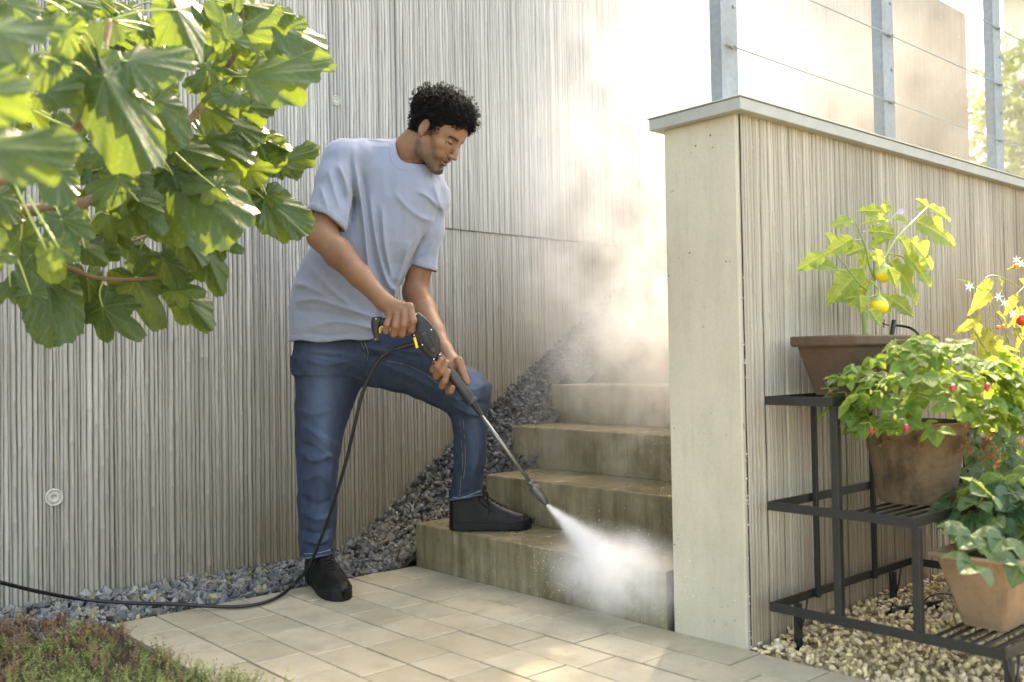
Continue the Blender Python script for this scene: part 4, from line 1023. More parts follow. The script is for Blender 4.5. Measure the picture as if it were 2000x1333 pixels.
# ---- high-top shoes
g = N('black_leather'); v = g.pos(); nz = g.noise(v, 260, 3); wr = g.noise(v, 30, 4)
g.pbr(g.mix(nz, (.004, .004, .004), (.009, .0085, .008)), g.rng(wr, .3, .7, .42, .50), 0, g.bump(nz, .12, .001), .18); M_leather = g.m
M_rubber = simple('black_rubber_sole', (.006, .006, .0055), .6, 0, .2, 40, .1, .25)
M_lace = simple('black_laces', (.005, .005, .005), .8, 0, .3, 200, .2, .3)
def shoe(heel, toe, zb, label, leg=None):
    heel = np.array([heel[0], heel[1], zb]); toe = np.array([toe[0], toe[1], zb]); ax = toe-heel; Lr = np.linalg.norm(ax); ax /= Lr; ay = np.cross([0, 0, 1.], ax); az = np.array([0, 0, 1.])
    def tw(P): P = np.asarray(P); return heel+P[:, :1]*ax*(Lr/.315)+P[:, 1:2]*ay+P[:, 2:3]*az
    xs = [0, .004, .015, .04, .09, .14, .19, .225, .26, .285, .303, .312, .315]
    wsv = [0, .017, .030, .037, .037, .041, .049, .0520, .0495, .042, .029, .014, 0]
    hx = [0, .02, .06, .10, .125, .15, .18, .21, .25, .28, .30, .315]
    hv = [.150, .155, .155, .150, .138, .120, .100, .085, .070, .062, .052, .040]
    w_of = lambda x: np.interp(x, xs, wsv); h_of = lambda x: np.interp(x, hx, hv)
    S = SDF((-.012, -.072, .018), (.33, .072, .168), .0028); X, Y, Z = S.win(S.lo, S.lo+S.h*S.n)[1]
    xr = X.ravel(); w_ = w_of(np.clip(xr, 0, .315))[:, None, None]; hh = h_of(xr)[:, None, None]; yc = (.004*np.sin(xr*9))[:, None, None]
    t = np.clip((Z-.02)/(hh-.02), 0, 1.3); p_ = 2.6+2.0*sstep(.16, .08, X)
    wf = np.clip(1-t**p_, 0, 1)**(1/p_); nar = 1-.28*sstep(.2, .05, X)*np.clip(t, 0, 1)
    d = np.maximum(np.abs(Y-yc)-w_*wf*nar-.001, Z-hh); d = np.where(X < -.002, .02, d)
    # toe-cap seam, tongue, ankle padding
    d = d+.0016*np.exp(-((X-.232+4*(Y-yc)**2)/.0022)**2)
    d = d-.0025*np.exp(-((Z-.135)/.010)**2)*(X < .12)
    d = d-.003*(np.abs(Y-yc) > .017)*(np.abs(Y-yc) < .045)*(X > .115)*(X < .222)*(Z > hh-.035)
    S.D = np.broadcast_to(d, S.n).astype(np.float32).copy(); V, F = S.mesh(); V = relax(V, F, 4, .55)
    V = V+(vnoise(V*60, 4)[:, None]*.0004)*np.array([0, 1, 1.])
    up = link('shoe', mesh_np('shoe', tw(V), F, mats=[M_leather], smooth=True), man); up['label'] = label
    S = SDF((-.02, -.075, -.01), (.335, .075, .055), .0028); X, Y, Z = S.win(S.lo, S.lo+S.h*S.n)[1]
    xr = X.ravel(); w_ = w_of(np.clip(xr, 0, .315))[:, None, None]+.0038; yc = (.004*np.sin(xr*9))[:, None, None]
    d = np.maximum(np.abs(Y-yc)-w_, np.maximum(-Z, Z-(.034+.008*sstep(.24, .31, X)))); d = np.maximum(d, np.maximum(-.003-X, X-.318)); d = d+.0013*(np.abs(Z-.027) < .0016)
    S.D = np.broadcast_to(d, S.n).astype(np.float32).copy(); V, F = S.mesh(); V = relax(V, F, 4, .55); V[:, 2] -= V[:, 2].min()-.0008
    link('sole', mesh_np('sole', tw(V), F, mats=[M_rubber], smooth=True), up)
    m = MB()
    for i, x in enumerate(np.linspace(.128, .214, 7)):
        for sg in (-1, 1):
            hh = h_of(x); pts = []
            for u in np.linspace(-1, 1, 9):
                yy = u*.024*1.0; xx = x+sg*u*.007; zz = h_of(xx)-.0005-(abs(u)**2.4)*.010+.0035; pts.append((xx, yy+.004*math.sin(xx*9), zz))
            m.tube(tw(pts), .0021, 6)
    for sg in (-1, 1):   # bow at the top
        m.tube(tw(spline([(.128, 0, .141), (.132, sg*.018, .146), (.150, sg*.034, .128), (.148, sg*.030, .100), (.134, sg*.012, .128), (.128, 0, .141)], 22)), .0020, 6)
        m.tube(tw(spline([(.128, 0, .141), (.146, sg*.020, .130), (.155, sg*.036, .095), (.150, sg*.046, .062)], 14)), .0020, 6)
    m.build('laces', M_lace, up, True)
    m = MB()
    for x in np.linspace(.128, .214, 7):
        for sg in (-1, 1): m.lathe([(0, .002), (.0022, .002), (.0036, .001), (.0038, -.001)], tw([(x, sg*.0255+.004*math.sin(x*9), h_of(x)-.0090)])[0], 10, ay*sg*.6+az*.8, cap=False)
    m.build('eyelets', M_rubber, up, True)['kind'] = 'stuff'
    return up
def gp(px, py, z): return on_z(px, py, z)
h1 = gp(607, 1128, 0.0); t1 = gp(668, 1176, 0.0)
shoe(h1, t1, .0, 'black high-top shoe planted flat on the paving')
h2 = gp(878, 1040, .168); t2 = gp(1038, 1036, .168); d_ = (t2-h2)/np.linalg.norm(t2-h2); pv = np.array([-d_[1], d_[0], 0])
shoe(h2+pv*.040, t2+pv*.032, .169, 'black high-top shoe standing on the lowest step')
# ================================================================== PRESSURE-WASHER GUN, HOSE
M_black = simple('black_plastic', (.008, .008, .0085), .45, 0, .15, 300, .1)
M_grey = simple('dark_grey_plastic', (.022, .023, .024), .40, 0, .12, 300, .08)
M_yellow = simple('yellow_plastic', (.72, .56, .02), .38, 0, .06, 60)
M_screw = simple('steel_screw', (.75, .75, .72), .25, .9)
M_lance = simple('brushed_steel_tube', (.20, .195, .18), .28, .85, .15, 200)
M_hose = simple('black_hose_rubber', (.006, .0065, .0065), .42, 0, .2, 60, .05)
gun = empty('pressure_washer_gun', tuple(cw(cf(830, 660, GD))), 'black pressure washer spray gun with yellow trigger held in both hands', 'spray gun')
def plate(poly, D, th, bev, name, mat, parent=gun, tilt=0.0):
    """outline in px at depth D, thickness th, rounded edge"""
    P = np.array([cf(x, y, D) for x, y in poly]); c = P.mean(0); n = len(P); rings = []
    nrm = []
    for i in range(n):
        e = P[(i+1) % n]-P[i-1]; q = np.array([e[2], 0, -e[0]]); q /= np.linalg.norm(q)+1e-9
        nrm.append(q)
    nrm = np.array(nrm); area = sum(P[i][0]*P[(i+1) % n][2]-P[(i+1) % n][0]*P[i][2] for i in range(n)); nrm *= (1 if area > 0 else -1)
    for dy, ins in ((-th/2, bev), (-th/2+bev*.3, bev*.3), (-th/2+bev, 0), (th/2-bev, 0), (th/2-bev*.3, bev*.3), (th/2, bev)):
        rings.append(P-nrm*ins+np.array([0, dy, 0]))
    V = np.concatenate(rings); F = [(i*n+k, i*n+(k+1) % n, (i+1)*n+(k+1) % n, (i+1)*n+k) for i in range(5) for k in range(n)]
    bm = bmesh.new(); vs = [bm.verts.new(v) for v in cw(V)]
    for f in F: bm.faces.new([vs[i] for i in f])
    bm.faces.new(vs[:n][::-1]); bm.faces.new(vs[5*n:]); bmesh.ops.recalc_face_normals(bm, faces=bm.faces[:]); bmesh.ops.triangulate(bm, faces=[f for f in bm.faces if len(f.verts) > 4])
    me = bpy.data.meshes.new(name); bm.to_mesh(me); bm.free(); me.materials.append(mat)
    return smooth_by_angle(link(name, me, parent), 30)
def sp(pts, n=40):
    P = np.array(pts+[pts[0]], float); return [tuple(q) for q in spline(P, n)[:-1]]
hb = sp([(804, 618), (809, 612), (815, 609.5), (823, 614), (836, 625), (848, 640), (856, 655), (860, 672), (860, 690), (852, 702), (846, 705), (838, 698), (826, 686), (818, 672), (811, 662), (804, 656), (802, 640)], 64)
plate(hb, GD, .046, .009, 'housing', M_black)
plate(sp([(741, 621), (770, 621), (806, 619), (806, 640), (770, 639), (742, 636)], 30), GD+.002, .034, .010, 'grip', M_black)
plate(sp([(727, 621), (744, 619), (746, 628), (741, 638), (740, 650), (743, 662), (743, 668), (737, 670), (732, 664), (728, 650), (725, 634)], 40), GD, .030, .008, 'trigger_guard', M_black)
m = MB(); m.tube(cw(spline([cf(742.5, 651, GD-.004), cf(741, 643, GD-.006), cf(746, 638.5, GD-.006), cf(756, 637, GD-.004), (cf(800, 648, GD))], 16)), np.linspace(.0034, .0030, 16), 8); m.build('trigger', M_yellow, gun, True)
plate([(808, 660), (813, 658.5), (818.5, 679), (813.5, 681)], GD-.004, .046, .002, 'locking_clip', M_yellow)
plate(sp([(819, 653), (829, 648), (834, 653), (850, 682), (850, 690), (842, 688), (830, 674)], 30), GD-.0235, .006, .0025, 'ribbed_panel', M_grey)
for k in range(4):
    m = MB(); m.tube(cw(np.array([cf(824+3.0*k, 656-1.0*k, GD-.0272), cf(838+2.8*k, 683-1.5*k, GD-.0272)])), .0011, 6); m.build('rib', M_black, gun, True)
m = MB(); m.tube(cw(spline([cf(830, 622, GD-.0225), cf(845, 641, GD-.0232), cf(850, 660, GD-.0235), cf(846, 671, GD-.0235), cf(842, 662, GD-.0235), cf(838, 645, GD-.0232), cf(828, 627, GD-.0225)], 26)), .0012, 6); m.build('edge_groove', M_grey, gun, True)
for px, py in ((812.5, 614), (842.5, 644.5), (808.5, 655.5), (825, 674), (859, 693), (847.5, 702), (734.5, 623), (733.5, 663.5)):
    m = MB(); m.lathe([(0, .0026), (.0022, .0026), (.0028, .0016), (.0030, -.002)], cw(cf(px, py, GD-(.024 if px > 800 else .016))), 10, -FW, cap=False); m.build('screw', M_screw, gun, True)
ax0, ax1 = cf(851, 690, GD), cf(924, 788, GD); dv = cw(ax1)-cw(ax0); Lg = np.linalg.norm(dv); dv /= Lg
m = MB(); m.lathe([(.0, 0), (.0155, .001), (.0165, .01), (.0172, Lg*.4), (.0185, Lg*.72), (.0192, Lg*.86), (.0178, Lg*.88), (.0178, Lg*.93), (.0205, Lg*.94), (.0205, Lg*.99), (.0185, Lg), (0, Lg)], cw(ax0), 28, dv, cap=False); smooth_by_angle(m.build('fore_grip', M_grey, gun, True), 40)
for f_, sd in ((.62, -.010), (.80, .009)):
    pc = cw(ax0)+dv*Lg*f_; sdv = np.cross(dv, FW); q = pc-FW*.0158+sdv*sd; m = MB(); m.lathe([(0, .0012), (.0026, .0012), (.0030, -.003)], q, 10, -FW, cap=False); m.build('screw', M_black, gun, True)
b0, b1 = cw(ax1), cw(cf(942, 814, GD)); Lb = np.linalg.norm(b1-b0); prof = []
for k in range(9):
    r_ = .0135-.0062*k/8; h_ = Lb*k/9; prof += [(r_, h_), (r_, h_+Lb/18), (r_*.80, h_+Lb/16), (r_*.80, h_+Lb/9-.0003)]
MB().lathe(prof, b0, 22, b1-b0).build('strain_boot', M_black, gun)
l0, l1 = cf(936, 806, GD), cf(1038, 946, GD-.02)
MB().tube(cw(np.array([l0, l1])), .0066, 16).build('lance_tube', M_lance, gun, True)
n0, n1_ = cw(cf(1034, 940, GD-.02)), cw(cf(1068, 986, GD-.028)); Ln = np.linalg.norm(n1_-n0)
m = MB(); m.lathe([(.0, 0), (.0105, 0), (.0125, .004), (.0125, .010), (.0105, .012), (.0105, .016), (.0165, .022), (.0178, .032), (.0178, .040), (.0160, .045), (.0165, .050), (.0120, Ln*.85), (.0085, Ln*.97), (.0070, Ln), (0, Ln)], n0, 22, n1_-n0, cap=False)
smooth_by_angle(m.build('nozzle', simple('nozzle_dark_chrome', (.09, .088, .08), .25, .5, .2, 80), gun, True), 30)
c0, c1 = cw(cf(810, 671.5, GD)), cw(cf(776, 681, GD)); Lc_ = np.linalg.norm(c1-c0); prof = [(0, 0)]
for k in range(6): prof += [(.0098-.0003*k, Lc_*k/7), (.0098-.0003*k, Lc_*(k+.55)/7), (.0078, Lc_*(k+.6)/7), (.0078, Lc_*(k+.95)/7)]
prof += [(.0088, Lc_*.86), (.0088, Lc_), (0, Lc_)]
MB().lathe(prof, c0, 20, c1-c0, cap=False).build('hose_coupling', M_black, gun)
HP = [cf(780, 680, GD), cf(764, 685, GD+.005), cf(742, 703, GD+.01), cf(722, 735, GD+.02), cf(706, 775, GD+.03), cf(694, 825, GD+.04), cf(680, 885, GD+.06), cf(662, 950, GD+.08), cf(641, 1015, GD+.11), cf(618, 1075, GD+.145), cf(598, 1115, GD+.17)]
HW = [cw(p) for p in HP]
for px, py, z in ((574, 1141, .030), (552, 1161, .0105), (520, 1176, .0085), (480, 1184, .0085), (430, 1185.5, .009), (350, 1181, .024), (250, 1178, .030)):
    HW.append(on_z(px, py, z))
for px, py, y_ in ((160, 1171, 3.26), (80, 1157, 3.18), (0, 1138, 3.08), (-120, 1110, 2.95), (-260, 1120, 2.7), (-420, 1200, 2.3), (-600, 1500, 1.8)): HW.append(on_y(px, py, y_))
MB().tube(spline(HW, 240), .0059, 14).build('hose', M_hose, None, True)
hose_o = [o for o in COL.objects if o.name == 'hose'][0]; tag(hose_o, 'long black pressure hose curving from the spray gun across the paving', 'hose')

# ================================================================== PLANT STAND
M_iron = simple('weathered_black_iron', (.022, .020, .018), .55, .3, .45, 25, .3)
st = empty('plant_stand', (2.62, 1.17, 0), 'black iron three tier plant stand against the low wall', 'plant stand')
SX0, SX1 = 2.226, 3.03; BK = 1.47
def frame(z, y0, y1, nsl, wd=.006, ht=.024):
    for a, b in (((SX0, y0, z), (SX0, y1, z)), ((SX1, y0, z), (SX1, y1, z))): MB().bar(a, b, wd, ht).build('end_rail', M_iron, st)
    for a, b in (((SX0+.004, y0+.003, z), (SX1-.004, y0+.003, z)), ((SX0+.004, y1-.003, z), (SX1-.004, y1-.003, z))): MB().bar(a, b, wd, ht).build('side_rail', M_iron, st)
    ya, yb = nsl[0], nsl[1]
    for k in range(nsl[2]):
        y = ya+(yb-ya)*k/(nsl[2]-1); MB().bar((SX0+.004, y, z-.004), (SX1-.004, y, z-.004), .012 if k in (0,) and nsl[2] > 4 else .009, .005).build('slat', M_iron, st)
frame(.680, 1.271, BK, (1.30, 1.44, 5)); frame(.396, 1.065, BK, (1.10, 1.262, 6)); frame(.125, .865, BK, (.905, 1.045, 6))
def post(x, y, z0, z1, w_=.020): MB().box((x-w_/2, y-w_/2, z0), (x+w_/2, y+w_/2, z1), .0015).build('upright', M_iron, st)
for x in (SX0+.012, SX1-.012):
    post(x, 1.273, .112, .668); post(x, 1.067, .112, .385)
for x in (2.447, 2.775): post(x, BK-.012, .112, .668, .014)
for x, y in ((2.35, BK-.006), (2.90, BK-.006), (SX0+.02, .868), (SX1-.02, .868)):
    MB().box((x-.009, y-.009, -.02), (x+.009, y+.009, .113), .0015).build('leg', M_iron, st)
    for s_ in (-1, 1): MB().tube([(x, y-.010, .045), (x+s_*.020, y-.010, .075), (x+s_*.034, y-.010, .118)], .0032, 6).build('brace', M_iron, st, True)

# ================================================================== POTS
def terracotta(name, a, b, dark, sc_=6.0):
    g = N(name); v = g.pos(); n1 = g.noise(v, sc_, 6, .65); n2 = g.noise(v, 60, 4, .7)
    c = g.mix(g.ramp(n1, [(.32, 0.0), (.68, 1.0)]), a, b); c = g.mix(g.ramp(g.noise(g.map(v, (1, 1, .5)), 14, 5, .7), [(.50, 0.0), (.66, .8)]), c, dark)
    c = g.mix(g.ramp(n2, [(.3, .35), (.5, 0.0)]), c, tuple(q*.6 for q in dark)); g.pbr(c, .78, 0, g.bump(n2, .3, .002), .35); return g.m
M_pot = terracotta('old_mossy_terracotta', (.11, .072, .042), (.175, .12, .075), (.045, .032, .02), 9)
M_trough = terracotta('clean_terracotta', (.24, .15, .085), (.29, .19, .115), (.18, .12, .075), 5)
M_brown = terracotta('brown_plastic_planter', (.080, .046, .028), (.105, .062, .038), (.062, .038, .024), 4)
def trough(name, x0, x1, y0, y1, z0, z1, taper, rimh, mat, label, cat):
    root = empty(name, ((x0+x1)/2, (y0+y1)/2, z0), label, cat); V = []; F = []
    def ring(ins, z, out=0): 
        a, b, c, d = x0+ins-out, x1-ins+out, y0+ins*.75-out, y1-ins*.75+out; r_ = .012; P = []
        for cx, cy, a0 in ((b-r_, d-r_, 0), (a+r_, d-r_, 90), (a+r_, c+r_, 180), (b-r_, c+r_, 270)):
            for k in range(5): an = rad(a0+22.5*k); P.append((cx+r_*math.cos(an), cy+r_*math.sin(an), z))
        return P
    prof = [(taper, z0, 0), (taper*.97, z0+.006, 0), (taper*.12, z1-rimh, 0), (0, z1-rimh-.001, .006), (0, z1-rimh+.004, .009), (0, z1-.004, .009), (0, z1, .006), (0, z1, -.006), (0, z1-.004, -.009), (taper*.1, z1-.03, -.009)]
    for ins, z, o_ in prof: V += ring(ins, z, o_)
    n = 20; F = [(i*n+k, i*n+(k+1) % n, (i+1)*n+(k+1) % n, (i+1)*n+k) for i in range(len(prof)-1) for k in range(n)]; F.append(tuple(range(n))[::-1])
    m = MB(); m.add(V, F); smooth_by_angle(m.build('planter', mat, root, True), 30)
    m = MB(); m.add(ring(taper*.1, z1-.028, -.009), [tuple(range(n))]); m.build('potting_soil', M_soil, root)
    return root
trough('window_box', 2.340, 2.83, 1.272, 1.452, .690, .853, .045, .028, M_brown, 'long brown planter box on the top tier of the stand', 'planter')
trough('trough', 2.325, 3.0, .885, 1.075, .131, .312, .060, .010, M_trough, 'tan terracotta trough on the lowest tier of the stand', 'planter')
_q = on_z(1790, 978, .403); PX, PY = float(_q[0]), float(_q[1])
if PY > 1.36 or PY < 1.17: PX, PY = [float(t) for t in on_y(1790, 985, 1.262)[:2]]
print('pot', PX, PY)
rp_ = empty('flower_pot', (PX, PY, .403), 'round mottled brown terracotta pot on the middle tier', 'pot')
m = MB(); m.lathe([(0, .403), (.092, .403), (.096, .408), (.128, .585), (.133, .590), (.138, .612), (.137, .618), (.126, .618), (.122, .600)], (PX, PY, 0), 44, cap=False); smooth_by_angle(m.build('pot_body', M_pot, rp_, True), 40)
MB().lathe([(0, .601), (.123, .598)], (PX, PY, 0), 30, cap=False).build('potting_soil', M_soil, rp_)
gp_ = empty('flower_pot', (3.22, 1.22, 0), 'dark pot on the pebbles behind the stand with the tomato in it', 'pot')
MB().lathe([(0, -.01), (.13, -.01), (.17, .36), (.18, .36), (.18, .40), (.165, .40), (.16, .36), (0, .36)], (3.22, 1.22, 0), 36, cap=False).build('pot_body', M_pot, gp_, True)
# drip emitter on the window box and its pipe; valve box on the pebbles
dr = empty('drip_emitter', tuple(on_y(1742, 645, 1.40)), 'small black irrigation dripper stuck in the brown planter box', 'dripper')
a = on_y(1741, 648, 1.38); b = on_y(1746, 626, 1.38)
MB().tube([a-[0, 0, .02], b], .0068, 10).build('stake', M_hose, dr); MB().tube([on_y(1736, 636, 1.38), on_y(1724, 632, 1.38)], .0022, 8).build('spout', M_hose, dr)
MB().tube([on_y(1727, 624, 1.378), on_y(1726, 641, 1.378)], .0018, 6).build('spray_cross', M_hose, dr)
tb = MB().tube(spline([on_y(1746, 636, 1.38), on_y(1762, 637, 1.36), on_y(1780, 642, 1.33), on_y(1795, 654, 1.27), on_y(1806, 672, 1.24), on_y(1812, 690, 1.235), on_y(1815, 740, 1.26)], 30), .0042, 10).build('drip_tube', M_hose, None, True)
tag(tb, 'thin black drip tube running from the dripper down behind the strawberry leaves', 'tube')
ib = empty('irrigation_pipe', tuple(on_z(1810, 1195, .01)), 'wet black pipe with a thin cable lying on the pebbles', 'pipe')
MB().lathe([(0, 0), (.016, 0), (.017, .004), (.017, .03), (.012, .034), (.012, .22), (0, .22)], on_z(1738, 1196, .022), 18, on_z(1890, 1172, .022)-on_z(1738, 1196, .022), cap=False).build('pipe_body', M_hose, ib, True)
MB().tube(spline([on_z(1800, 1186, .03), on_z(1812, 1168, .075), on_z(1835, 1160, .08), on_z(1865, 1163, .05), on_z(1900, 1166, .03)], 24), .0022, 8).build('cable', M_hose, ib, True)
# ================================================================== PLANTS
def leaf_mat(name, front, back, trans, rough=.45, veincol=None, vs=.5, tw=.42, spec=.4):
    g = N(name); a = g.attr('Col'); s_ = g.sep(a); vein = s_[0]; rnd = g.orand(); v = g.coord('Object')
    nz = g.noise(v, 9, 4); geo = g.n('ShaderNodeNewGeometry').outputs['Backfacing']
    f1 = g.mix(g.math('MULTIPLY', rnd, .8), front, tuple(q*.6 for q in front)); f1 = g.mix(g.ramp(nz, [(.4, 0.0), (.75, .5)]), f1, tuple(min(1, q*1.5) for q in front))
    c = g.mix(geo, f1, back); vc = veincol or tuple(min(1, q*2.2+.03) for q in front)
    c = g.mix(g.math('MULTIPLY', vein, vs), c, vc)
    tc = g.mix(g.math('MULTIPLY', vein, vs), g.mix(g.math('MULTIPLY', rnd, .5), trans, tuple(q*.7 for q in trans)), tuple(min(1, q*1.25) for q in trans))
    bmp = g.bump(g.math('ADD', g.math('MULTIPLY', vein, -1.0), g.math('MULTIPLY', nz, .4)), .5, .004)
    p = g.n('ShaderNodeBsdfPrincipled'); g.set(p.inputs['Base Color'], c); g.set(p.inputs['Roughness'], rough); g.set(p.inputs['Specular IOR Level'], spec); g.set(p.inputs['Normal'], bmp)
    t = g.n('ShaderNodeBsdfTranslucent'); g.set(t.inputs[0], tc); g.set(t.inputs[1], bmp)
    mx = g.n('ShaderNodeMixShader'); mx.inputs[0].default_value = tw; g.t.links.new(p.outputs[0], mx.inputs[1]); g.t.links.new(t.outputs[0], mx.inputs[2]); g.t.links.new(mx.outputs[0], g.out.inputs[0])
    return g.m
M_fig = leaf_mat('fig_leaf', (.011, .030, .010), (.042, .078, .020), (.31, .42, .05), .36, (.12, .20, .05), .8, .29)
M_straw = leaf_mat('strawberry_leaf', (.060, .135, .026), (.18, .27, .10), (.50, .66, .08), .45, (.20, .30, .08), .45, .40)
M_straw2 = leaf_mat('bluish_strawberry_leaf', (.032, .078, .034), (.16, .23, .12), (.40, .56, .10), .5, (.19, .27, .14), .45, .32)
M_egg = leaf_mat('eggplant_leaf', (.16, .26, .06), (.28, .36, .14), (.66, .74, .13), .5, (.45, .5, .2), .5, .50)
M_tom = leaf_mat('tomato_leaf', (.15, .19, .04), (.24, .26, .10), (.55, .55, .10), .55, (.3, .32, .1), .4, .42)
M_dry = leaf_mat('dry_brown_leaf', (.20, .12, .055), (.24, .15, .07), (.28, .15, .05), .7, (.2, .12, .06), .5, .25)
M_stemg = simple('green_stem', (.22, .29, .08), .5, 0, .2, 30); M_petiole = simple('pale_yellow_petiole', (.36, .42, .12), .45, 0, .15, 30)
M_bark = simple('reddish_brown_bark', (.17, .105, .06), .75, 0, .35, 40, .5)
M_berry = simple('red_strawberry', (.36, .018, .045), .35, 0, .15, 200, .3); M_unripe = simple('pale_unripe_berry', (.55, .45, .12), .45, 0, .2, 100)
M_fruit = simple('yellow_eggplant_fruit', (.80, .56, .02), .28, 0, .05, 20); M_calyx = simple('green_calyx', (.30, .38, .10), .5)
M_petal = simple('lilac_petal', (.50, .42, .72), .6); M_white = simple('white_petal', (.80, .80, .72), .6)

def palm_leaf(seed, lob=(.62, .50, .30), wid=(24, 25, 28), base=.34, sinus=.20, fold=.25, droop=.25, ripple=.02):
    r = random.Random(seed); nt, nr = 128, 22; V = []; C = []
    angs = [0, 57+r.uniform(-5, 5), -57+r.uniform(-5, 5), 112+r.uniform(-6, 6), -112+r.uniform(-6, 6)]; amp = [lob[0], lob[1]*r.uniform(.85, 1.1), lob[1]*r.uniform(.85, 1.1), lob[2]*r.uniform(.8, 1.1), lob[2]*r.uniform(.8, 1.1)]
    ww = [wid[0], wid[1], wid[1], wid[2], wid[2]]; ph = r.uniform(0, 6)
    def R_(t):
        q = base
        for a, A, w_ in zip(angs, amp, ww):
            d = (t-a+180) % 360-180; q += A*math.exp(-abs(d/w_)**3.0)
        d = abs(abs(t)-180); q *= 1-(1-sinus)*math.exp(-(d/20)**2)
        return q*(1+.018*math.sin(t*.42+ph)+.012*math.sin(t*1.05+ph*2))
    V.append((0, 0, 0)); C.append((1, 0, 0))
    for j in range(1, nr+1):
        f = (j/nr)**.85
        for i in range(nt):
            t = -180+360*(i+.5)/nt; rr_ = R_(t)*f; x = rr_*math.sin(rad(t)); y = rr_*math.cos(rad(t))
            vn = 0; best = 999; uu = pp_ = 0
            for a, A in zip(angs, amp):
                d = (t-a+180) % 360-180
                if abs(d) < 80:
                    u = rr_*math.cos(rad(d)); p = abs(rr_*math.sin(rad(d)))
                    if abs(d) < abs(best): best = d; uu, pp_ = u, p
                    w_ = .010*(1.3-.8*f)
                    vn = max(vn, math.exp(-(p/w_)**2))
            if abs(best) < 80:
                k = (uu-.85*pp_)/.115; dk = abs(k-round(k))*.115; vn = max(vn, .60*math.exp(-(dk/.007)**2))
            z = -fold*abs(x)**1.2-droop*(x*x+y*y)*.6-.05*pp_ + ripple*math.sin(t*.12+ph)*f*f*1.6+ripple*math.sin(t*.31+ph)*f**3
            z -= .010*vn
            V.append((x, y, z)); C.append((vn, f, 0))
    F3 = [(0, 1+i, 1+(i+1) % nt) for i in range(nt)]; F4 = [(1+(j-1)*nt+i, 1+j*nt+i, 1+j*nt+(i+1) % nt, 1+(j-1)*nt+(i+1) % nt) for j in range(1, nr) for i in range(nt)]
    return np.array(V), [np.array(F3), np.array(F4)], np.array(C)
def ovate(seed, width=.36, teeth=9, tdepth=.06, wavy=.03, fold=.3, droop=.3, tip=.8, nu=44, nv=15, lobes=0):
    """one leaf blade, base at the origin, tip at (0,1,0)"""
    r = random.Random(seed); V = []; C = []; ph = r.uniform(0, 6)
    for i in range(nu+1):
        u = i/nu; w_ = width*(math.sin(math.pi*min(1, u**.80))**tip)*(1.12-.30*u)+.004
        tt = u*teeth; w_ *= 1-tdepth*abs(2*(tt-math.floor(tt))-1)-(.16*lobes*(.5+.5*math.cos(u*2*math.pi*3+ph)))
        for j in range(nv):
            s_ = -1+2*j/(nv-1); x = s_*w_; y = u
            k = (u-.65*abs(x))*9; vn = max(math.exp(-(x/.013)**2), .6*math.exp(-((k-round(k))/.11)**2)*(abs(x) > .01))
            z = fold*abs(x)*1.0-droop*u*u*.5+wavy*math.sin(u*14+ph+(2 if s_ > 0 else 0))*abs(s_)**2-.012*vn
            V.append((x, y, z)); C.append((vn, abs(s_), 0))
    F = [(i*nv+j, i*nv+j+1, (i+1)*nv+j+1, (i+1)*nv+j) for i in range(nu) for j in range(nv-1)]
    return np.array(V), [np.array(F)], np.array(C)
def merge(parts):
    V = []; F = {}; C = []; off = 0
    for v, fs, c in parts:
        V.append(v); C.append(c)
        for f in fs: F.setdefault(f.shape[1], []).append(f+off)
        off += len(v)
    return np.concatenate(V), [np.concatenate(F[k]) for k in F], np.concatenate(C)
def mesh_of(name, part, mat): return mesh_np(name, part[0], part[1], col=part[2], mats=[mat], smooth=True)
def place(me, name, parent, base, tip, normal, size=None, fat=1.0):
    base = np.asarray(base, float); tip = np.asarray(tip, float); y = tip-base; L = np.linalg.norm(y); y /= L; n = np.asarray(normal, float); n = n-y*np.dot(n, y); n /= np.linalg.norm(n)+1e-9; x = np.cross(y, n)
    S = size or L; o = bpy.data.objects.new(name, me); COL.objects.link(o); o.parent = parent
    off = Vector((0, 0, 0)); p = parent
    while p is not None: off += p.location; p = p.parent
    M = Matrix(((x[0]*S*fat, y[0]*S, n[0]*S, base[0]), (x[1]*S*fat, y[1]*S, n[1]*S, base[1]), (x[2]*S*fat, y[2]*S, n[2]*S, base[2]), (0, 0, 0, 1)))
    o.matrix_world = M; o.matrix_parent_inverse = Matrix.Identity(4); loc, rot, scl = M.decompose(); o.location = loc-off; o.rotation_mode = 'QUATERNION'; o.rotation_quaternion = rot; o.scale = scl
    return o

# ------------------------------------------------------------------ fig tree reaching in from the left
fig = empty('fig_tree', (-.55, 1.9, 0), 'fig tree reaching in from the left, near leaves bright in the sun', 'tree')
figm = [mesh_of('leaf', palm_leaf(q[0], q[1], q[2], sinus=q[3], base=q[4], fold=q[5], droop=q[6], ripple=q[7]), M_fig) for q in
        ((1, (.50, .34, .14), (27, 25, 26), .25, .40, .22, .28, .02), (2, (.42, .13, .04), (44, 30, 30), .25, .52, .18, .30, .03), (3, (.42, .06, .03), (48, 34, 32), .25, .52, .30, .18, .03),
         (4, (.54, .40, .18), (24, 22, 25), .25, .36, .25, .28, .02), (5, (.38, .03, .02), (54, 36, 32), .25, .54, .15, .12, .04), (6, (.50, .30, .12), (30, 25, 26), .25, .44, .45, .35, .02))]
